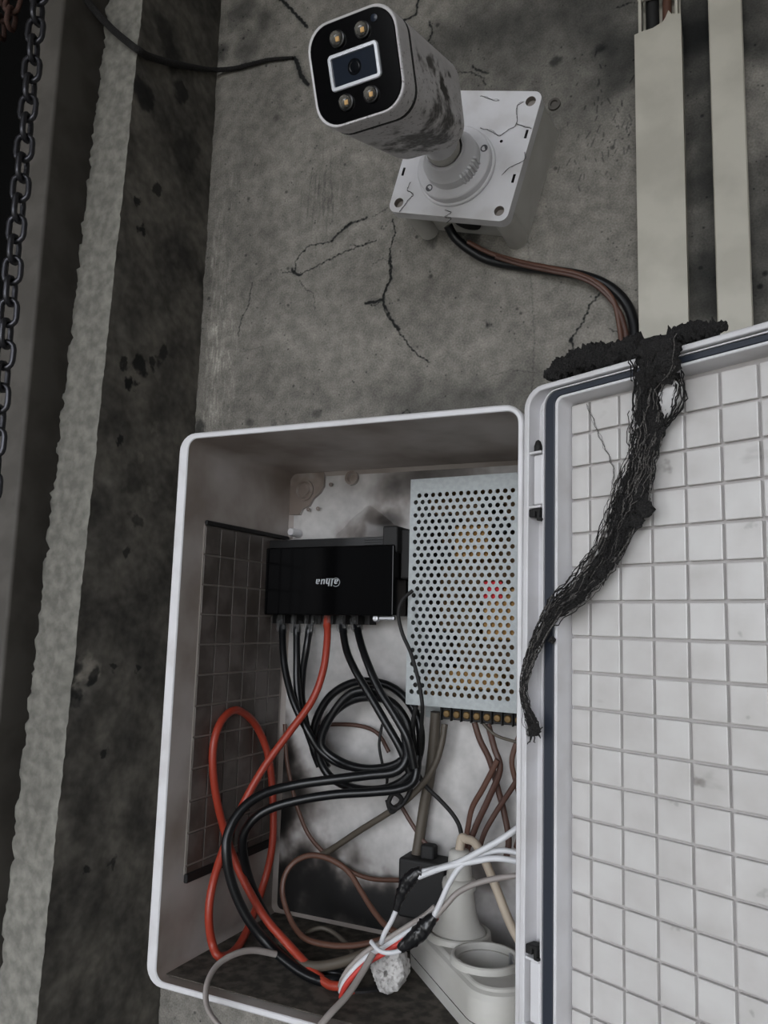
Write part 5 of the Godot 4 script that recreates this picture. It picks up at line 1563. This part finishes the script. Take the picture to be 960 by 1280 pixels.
	cable("taped_joint", [Vector3(-0.2435, -0.1912, 0.143), Vector3(-0.2528, -0.1974, 0.143), Vector3(-0.2586, -0.206, 0.143), Vector3(-0.2625, -0.2149, 0.143), Vector3(-0.265, -0.2236, 0.143)], [0.0042, 0.0058, 0.0050, 0.0036, 0.0028], M.tape, "upper joint of wires wound in shiny black tape", "taped joints", 14, 7, 0.8, "taped joint")
	cable("white_wire", [Vector3(-0.2648, -0.2221, 0.142), Vector3(-0.2687, -0.2317, 0.142), Vector3(-0.2746, -0.2422, 0.142), Vector3(-0.2773, -0.2506, 0.143)], 0.0020, M.cable_white, "short white wire from the upper taped joint down to the tie")
	cable("taped_joint", [Vector3(-0.2309, -0.2204, 0.148), Vector3(-0.2375, -0.2287, 0.149), Vector3(-0.2461, -0.238, 0.15), Vector3(-0.2578, -0.2482, 0.15)], [0.0032, 0.0060, 0.0062, 0.0034], M.tape, "lower joint of wires wound in black tape beside the plug", "taped joints", 14, 7, 0.8, "taped joint")
	cable("white_tie", [Vector3(-0.2824, -0.2475, 0.15), Vector3(-0.2781, -0.2486, 0.153), Vector3(-0.273, -0.2505, 0.155), Vector3(-0.2662, -0.251, 0.155), Vector3(-0.2604, -0.25, 0.153), Vector3(-0.2567, -0.2488, 0.151)], 0.0018, M.cable_white, "white wire hooked round the ribbon bundle as a tie")
	cable("grey_flex", [Vector3(-0.3781, -0.2803, 0.134), Vector3(-0.3894, -0.2739, 0.15), Vector3(-0.3966, -0.2724, 0.166), Vector3(-0.4028, -0.2765, 0.182), Vector3(-0.4018, -0.285, 0.196), Vector3(-0.3972, -0.2963, 0.202), Vector3(-0.3854, -0.3032, 0.207), Vector3(-0.3637, -0.3108, 0.212)], 0.0027, M.cable_grey, "grey flex looping out over the box's lower left rim", "grey flexes over the rim", 8, 6, 0.7)
	cable("grey_flex", [Vector3(-0.2807, -0.2559, 0.15), Vector3(-0.2841, -0.2668, 0.162), Vector3(-0.2877, -0.2769, 0.178), Vector3(-0.2935, -0.2851, 0.194), Vector3(-0.3014, -0.2964, 0.205)], 0.0027, M.cable_grey, "grey flex slanting from the ribbon bundle out over the lower rim", "grey flexes over the rim", 8, 6, 0.7)
	# the camera's own leads along the wall
	cable("camera_lead", [Vector3(-0.2767, 0.4039, 0.026), Vector3(-0.2725, 0.3947, 0.018), Vector3(-0.2597, 0.382, 0.012), Vector3(-0.2397, 0.3686, 0.007), Vector3(-0.2065, 0.3565, 0.006), Vector3(-0.1742, 0.3468, 0.006), Vector3(-0.1432, 0.3359, 0.006), Vector3(-0.1206, 0.3226, 0.006), Vector3(-0.1045, 0.3031, 0.007), Vector3(-0.0975, 0.2806, 0.008), Vector3(-0.0962, 0.2489, 0.01), Vector3(-0.0963, 0.2217, 0.012)], 0.0048, M.cable_black, "thick black lead from the junction box along the wall to the door's top")
	cable("camera_lead", [Vector3(-0.2584, 0.3877, 0.016), Vector3(-0.2365, 0.3735, 0.012), Vector3(-0.2057, 0.3601, 0.009), Vector3(-0.1726, 0.346, 0.013), Vector3(-0.1456, 0.335, 0.013), Vector3(-0.1271, 0.322, 0.012), Vector3(-0.1152, 0.3054, 0.009), Vector3(-0.1105, 0.2823, 0.008), Vector3(-0.1071, 0.2505, 0.009)], 0.0026, M.cable_copper, "reddish brown lead below the thick black one on the wall", "", 8, 6, 0.7)
	cable("camera_lead", [Vector3(-0.2291, 0.367, 0.014), Vector3(-0.2029, 0.3545, 0.013), Vector3(-0.1724, 0.3423, 0.014), Vector3(-0.1477, 0.3325, 0.014), Vector3(-0.1286, 0.3198, 0.012), Vector3(-0.1125, 0.2991, 0.008), Vector3(-0.1054, 0.2778, 0.008), Vector3(-0.102, 0.2499, 0.009)], 0.0026, M.cable_brown, "dark brown lead between the reddish and the black leads on the wall", "", 8, 6, 0.7)
	# a sooty strand over the pillar, drawn as a tube
	cable("sooty_strand", [Vector3(-0.6887, 0.7124, 0.15), Vector3(-0.6637, 0.6802, 0.152), Vector3(-0.6338, 0.6462, 0.15), Vector3(-0.6062, 0.6202, 0.146), Vector3(-0.5952, 0.6111, 0.146)]+[Vector3(-0.6015, 0.6206, 0.1257), Vector3(-0.6015, 0.6344, 0.0961), Vector3(-0.6015, 0.6541, 0.059), Vector3(-0.6015, 0.6774, 0.0191)]+[Vector3(-0.5895, 0.6829, 0.006), Vector3(-0.5658, 0.68, 0.005), Vector3(-0.525, 0.6785, 0.004), Vector3(-0.4898, 0.6719, 0.003)], [0.0042, 0.0042, 0.004, 0.004, 0.004, 0.004, 0.004, 0.0036, 0.003, 0.0028, 0.0026, 0.0022, 0.0016], M.soot, "sooty strand draped over the pillar's top left and on to the wall")


# ---------------------------------------------------------------- soot-heavy cobwebs
func web_line(b: MB, pts: Array, r: float, wob: float, n: FastNoiseLite, sd: float) -> void:
	var o := []
	for i in pts.size() - 1:
		for s in 5:
			var p: Vector3 = pts[i].cubic_interpolate(pts[i + 1], pts[maxi(i - 1, 0)], pts[mini(i + 2, pts.size() - 1)], s / 5.0)
			var q := p * 2600.0
			o.append(p + Vector3(n.get_noise_3d(q.x, q.y, sd * 50.0), n.get_noise_3d(q.y + 500.0, sd * 50.0, q.x), n.get_noise_3d(sd * 50.0, q.x, q.y + 900.0) * 0.5) * wob)
	o.append(pts[-1])
	b.tube(o, r, 4, 1)


func cobwebs() -> void:
	var place := Transform3D(Basis(Vector3(0.9088, 0.004, 0.4172), Vector3(0.0014, 0.9999, -0.0125), Vector3(-0.4172, 0.012, 0.9087)), Vector3(-0.1022, 0.1568, 0.202))
	var n := noise(0.05, 3, 23)
	var lumpn := noise(1.0, 4, 24)
	var path := [Vector3(0.0663, 0.0196, 0.022), Vector3(0.0661, 0.0037, 0.024), Vector3(0.0556, -0.0069, 0.016), Vector3(0.0523, -0.0208, 0.011), Vector3(0.0503, -0.0352, 0.009), Vector3(0.0461, -0.048, 0.009), Vector3(0.0437, -0.0586, 0.009), Vector3(0.0389, -0.073, 0.009), Vector3(0.0336, -0.0834, 0.009), Vector3(0.0282, -0.0938, 0.009), Vector3(0.0191, -0.1109, 0.009), Vector3(0.0087, -0.1237, 0.01), Vector3(0.0017, -0.1349, 0.016), Vector3(-0.0088, -0.144, 0.02), Vector3(-0.0199, -0.1552, 0.02), Vector3(-0.0278, -0.1692, 0.021), Vector3(-0.0352, -0.185, 0.021), Vector3(-0.0376, -0.2011, 0.022), Vector3(-0.0347, -0.2119, 0.022), Vector3(-0.0306, -0.2203, 0.022), Vector3(-0.0312, -0.2297, 0.022)]
	var half := [0.0145, 0.0145, 0.0093, 0.0104, 0.0104, 0.0087, 0.0099, 0.0110, 0.0104, 0.0099, 0.0093, 0.0093, 0.0087, 0.0075, 0.0052, 0.0041, 0.0029, 0.0020, 0.0029, 0.0052, 0.0023]
	var wb := thing("cobweb", "thick sooty cobweb hanging down the inside of the open door", "cobweb", Transform3D(place.basis, place * path[0]))
	var core := MB.new()
	core.t = at(-path[0])
	var rr := []
	for k in half.size():
		rr.append(half[k] * (0.92 if k < 9 else 0.78))
	core.tube(path, rr, 28, 12, false, 0.42, 0.62, lumpn, 105.0)
	own("core", core, M.soot, wb)
	var st := MB.new()
	st.t = at(-path[0])
	var sl := MB.new()
	sl.t = at(-path[0])
	for k in 300:
		var from := rng.randi_range(0, path.size() - 4)
		var to := mini(path.size() - 1, from + rng.randi_range(1, 4))
		var side := rng.randf_range(-1.15, 1.15)
		var lift := rng.randf_range(0.1, 0.75)
		var pts := []
		for i in range(from, to + 1):
			var d: Vector3 = (path[mini(i + 1, path.size() - 1)] - path[maxi(i - 1, 0)]).normalized()
			var acr := d.cross(Vector3.BACK).normalized()
			side = clampf(side + rng.randf_range(-0.4, 0.4), -1.25, 1.25)
			pts.append(path[i] + acr * side * half[i] + Vector3(0, 0, half[i] * lift * (1.0 - 0.5 * absf(side))))
		web_line(st if k % 3 else sl, pts, rng.randf_range(0.00016, 0.00055), 0.0026, n, k * 3.7)
	own("strands", st, M.soot, wb).set_meta("kind", "stuff")
	own("pale_strands", sl, M.soot_light, wb).set_meta("kind", "stuff")
	# clumps caught in it, and a pale egg sac
	for q in [[[Vector3(0.0492, -0.0831, 0.012)][0], 0.0060], [[Vector3(0.0435, -0.0907, 0.012)][0], 0.0048], [[Vector3(0.0321, -0.0795, 0.012)][0], 0.0044], [[Vector3(-0.0277, -0.2251, 0.023)][0], 0.0045], [[Vector3(0.0174, -0.122, 0.012)][0], 0.0042], [[Vector3(0.0741, 0.0033, 0.024)][0], 0.0075], [[Vector3(-0.0167, -0.1661, 0.019)][0], 0.0026]]:
		var cl := MB.new()
		cl.t = at(-path[0])
		var c: Vector3 = q[0]
		var r: float = q[1]
		cl.tube([c + Vector3(-0.2, r * 300.0, 0) * 0.003, c, c + Vector3(0.3, -r * 300.0, 0.1) * 0.003], [r * 0.5, r, r * 0.4], 12, 5, false, 0.6, 0.9, lumpn, 420.0)
		own("clump", cl, M.soot, wb)
	var sac := MB.new()
	sac.t = at(-path[0])
	sac.tube([Vector3(0.0682, -0.002, 0.014), Vector3(0.0692, -0.0073, 0.014), Vector3(0.0679, -0.015, 0.013), Vector3(0.0656, -0.0215, 0.012), Vector3(0.0616, -0.0263, 0.009)], [0.0022, 0.0058, 0.0068, 0.0046, 0.0012], 14, 5, false, 0.5, 0.4, lumpn, 380.0)
	own("egg_sac", sac, M.sac, wb)
	var sv := MB.new()
	sv.t = at(-path[0])
	for k in 9:
		var w := 0.0014 * (k - 4)
		web_line(sv, [[Vector3(0.0741, -0.0013, 0.014)][0] + Vector3(w * 0.3, 0, 0), [Vector3(0.0755, -0.01, 0.015)][0] + Vector3(w * 0.6, 0, 0), [Vector3(0.0732, -0.0209, 0.014)][0] + Vector3(w, 0, 0), [Vector3(0.0637, -0.0297, 0.009)][0] + Vector3(w * 0.5, 0, 0), [Vector3(0.0564, -0.037, 0.008)][0]], 0.0004, 0.0022, n, k * 9.1)
	for k in 14:
		var a: Vector3 = [Vector3(-0.0304, -0.2218, 0.023)][0]
		web_line(sv, [a, a + Vector3(rng.randf_range(-0.002, 0.008), rng.randf_range(-0.006, 0.004), 0.001), a + Vector3(rng.randf_range(-0.004, 0.010), rng.randf_range(-0.016, 0.0), 0.0)], 0.0004, 0.003, n, k * 5.3)
	own("loose_strands", sv, M.soot, wb).set_meta("kind", "stuff")
	# threads and specks of soot caught on the junction box lid
	var lt := MB.new()
	for q in [[Vector3(-0.1876, 0.4939, 0.0632), Vector3(-0.1946, 0.4908, 0.0632), Vector3(-0.1952, 0.4727, 0.0634), Vector3(-0.2038, 0.4683, 0.0634), Vector3(-0.2109, 0.4642, 0.0634), Vector3(-0.2197, 0.4714, 0.0634), Vector3(-0.231, 0.4775, 0.0636)], [Vector3(-0.1952, 0.4727, 0.0634), Vector3(-0.1875, 0.4684, 0.0632), Vector3(-0.1805, 0.4642, 0.0632)], [Vector3(-0.1865, 0.4418, 0.0636), Vector3(-0.1864, 0.4345, 0.0636), Vector3(-0.195, 0.4317, 0.0634), Vector3(-0.2036, 0.4281, 0.0632), Vector3(-0.209, 0.4236, 0.0632)], [Vector3(-0.3035, 0.4369, 0.0636), Vector3(-0.3069, 0.4291, 0.0634), Vector3(-0.3006, 0.4235, 0.0634), Vector3(-0.3075, 0.4165, 0.0632), Vector3(-0.3151, 0.4078, 0.0632)], [Vector3(-0.2308, 0.5115, 0.0632), Vector3(-0.2217, 0.5057, 0.0632), Vector3(-0.2121, 0.5014, 0.0632)], [Vector3(-0.2661, 0.4003, 0.0634), Vector3(-0.2601, 0.3957, 0.0636), Vector3(-0.2659, 0.3918, 0.0636), Vector3(-0.2593, 0.3898, 0.0634), Vector3(-0.2642, 0.3859, 0.0632)]]:
		for k in 2:
			var w3 := []
			for p in q:
				w3.append(p + Vector3(0.0005, 0.0004, 0.0) * k)
			web_line(lt, w3, 0.00024 - 0.00010 * k, 0.0016, n, k * 3.1)
	top("cobweb_thread", lt, M.soot, [Vector3(-0.2109, 0.4644, 0.0632)][0], "fine sooty threads stuck across the junction box lid", "cobweb")
	# a fine thread on the panels left of it
	var th := MB.new()
	for k in 3:
		var w2 := Vector3(0.0005, -0.0006, 0.0) * k
		web_line(th, [place * ([Vector3(-0.0013, -0.0033, 0.0008)][0] + w2), place * ([Vector3(0.0074, -0.0249, 0.0012)][0] + w2), place * ([Vector3(0.0156, -0.0417, 0.0014)][0]), place * ([Vector3(0.0199, -0.0543, 0.0014)][0] + w2), place * ([Vector3(0.019, -0.0639, 0.0012)][0] - w2), place * ([Vector3(0.0216, -0.077, 0.0006)][0] + w2)], 0.00010 if k else 0.00020, 0.0022, n, k * 7.7)
	top("cobweb_thread", th, M.soot_light, place * [Vector3(0.0156, -0.0417, 0.0014)][0], "thin wisp of cobweb on the door's panels left of the thick one", "cobweb")
	# soot lying along the door's top edge
	var top_ := MB.new()
	var tp := []
	for p in [Vector3(-0.0366, 0.0245, 0.002), Vector3(-0.0237, 0.0258, 0.002), Vector3(-0.0091, 0.028, 0.001), Vector3(0.0055, 0.0282, 0), Vector3(0.0215, 0.0265, 0), Vector3(0.0411, 0.0256, 0.002)]:
		tp.append(place * p)
	top_.tube(tp, [0.003, 0.0078, 0.0090, 0.0094, 0.0088, 0.0080], 18, 14, false, 0.85, 1.0, lumpn, 260.0)
	top("soot_clump", top_, M.soot, tp[2], "ragged black soot lying on the door's top edge left of the cobweb", "soot clump")
	var t2 := MB.new()
	var tq := []
	for p in [Vector3(0.0617, 0.0273, 0), Vector3(0.0716, 0.0273, 0), Vector3(0.0818, 0.0267, 0), Vector3(0.0906, 0.0263, 0), Vector3(0.0991, 0.0257, 0.001)]:
		tq.append(place * p)
	t2.tube(tq, [0.0070, 0.0066, 0.0064, 0.0050, 0.0022], 16, 14, false, 0.85, 1.0, lumpn, 280.0)
	top("soot_clump", t2, M.soot, tq[1], "ragged black soot on the door's top edge right of the cobweb", "soot clump")


# ---------------------------------------------------------------- chains at the far left
func link(b: MB, len_: float, wid: float, wire: float) -> void:
	var pts := []
	var r := wid * 0.5 - wire * 0.5
	var h := len_ * 0.5 - wire * 0.5 - r
	for k in 7:
		var a := PI * k / 6.0
		pts.append(Vector3(r * cos(a), h + r * sin(a), 0))
	for k in 7:
		var a2 := PI + PI * k / 6.0
		pts.append(Vector3(r * cos(a2), -h + r * sin(a2), 0))
	b.tube(pts, wire * 0.5, 8, 1, true)


func chains() -> void:
	var lm := MB.new()
	link(lm, 0.0312, 0.0205, 0.0056)
	var mesh := lm.mesh(Transform3D.IDENTITY)
	var ch := thing("chain", "dark steel chain hanging straight down at the far left in front of the painted beam", "chain", at(Vector3(-0.630, 0.86, 0.25)))
	for k in 52:
		var o := mesh_node("link", mesh, M.steel, ch)
		o.transform = Transform3D(Basis(Vector3.UP, deg_to_rad(24.0 if k % 2 == 0 else 112.0) + rng.randf_range(-0.1, 0.1)) * Basis(Vector3.BACK, rng.randf_range(-0.03, 0.03)), Vector3(rng.randf_range(-0.0006, 0.0006), -0.0208 * k, 0))
	var rc := thing("chain", "rusty chain bunched in the dark at the top left corner", "chain", at(Vector3(-0.752, 0.80, 0.19)))
	for k in 16:
		var o2 := mesh_node("link", mesh, M.rust, rc)
		var col := k % 2
		o2.transform = Transform3D(Basis(Vector3.UP, deg_to_rad(30.0 + 80.0 * (k / 2 % 2))) * Basis(Vector3.BACK, 0.25 - 0.4 * col), Vector3(-0.012 + 0.022 * col, -0.0200 * (k / 2), 0.004 * col))
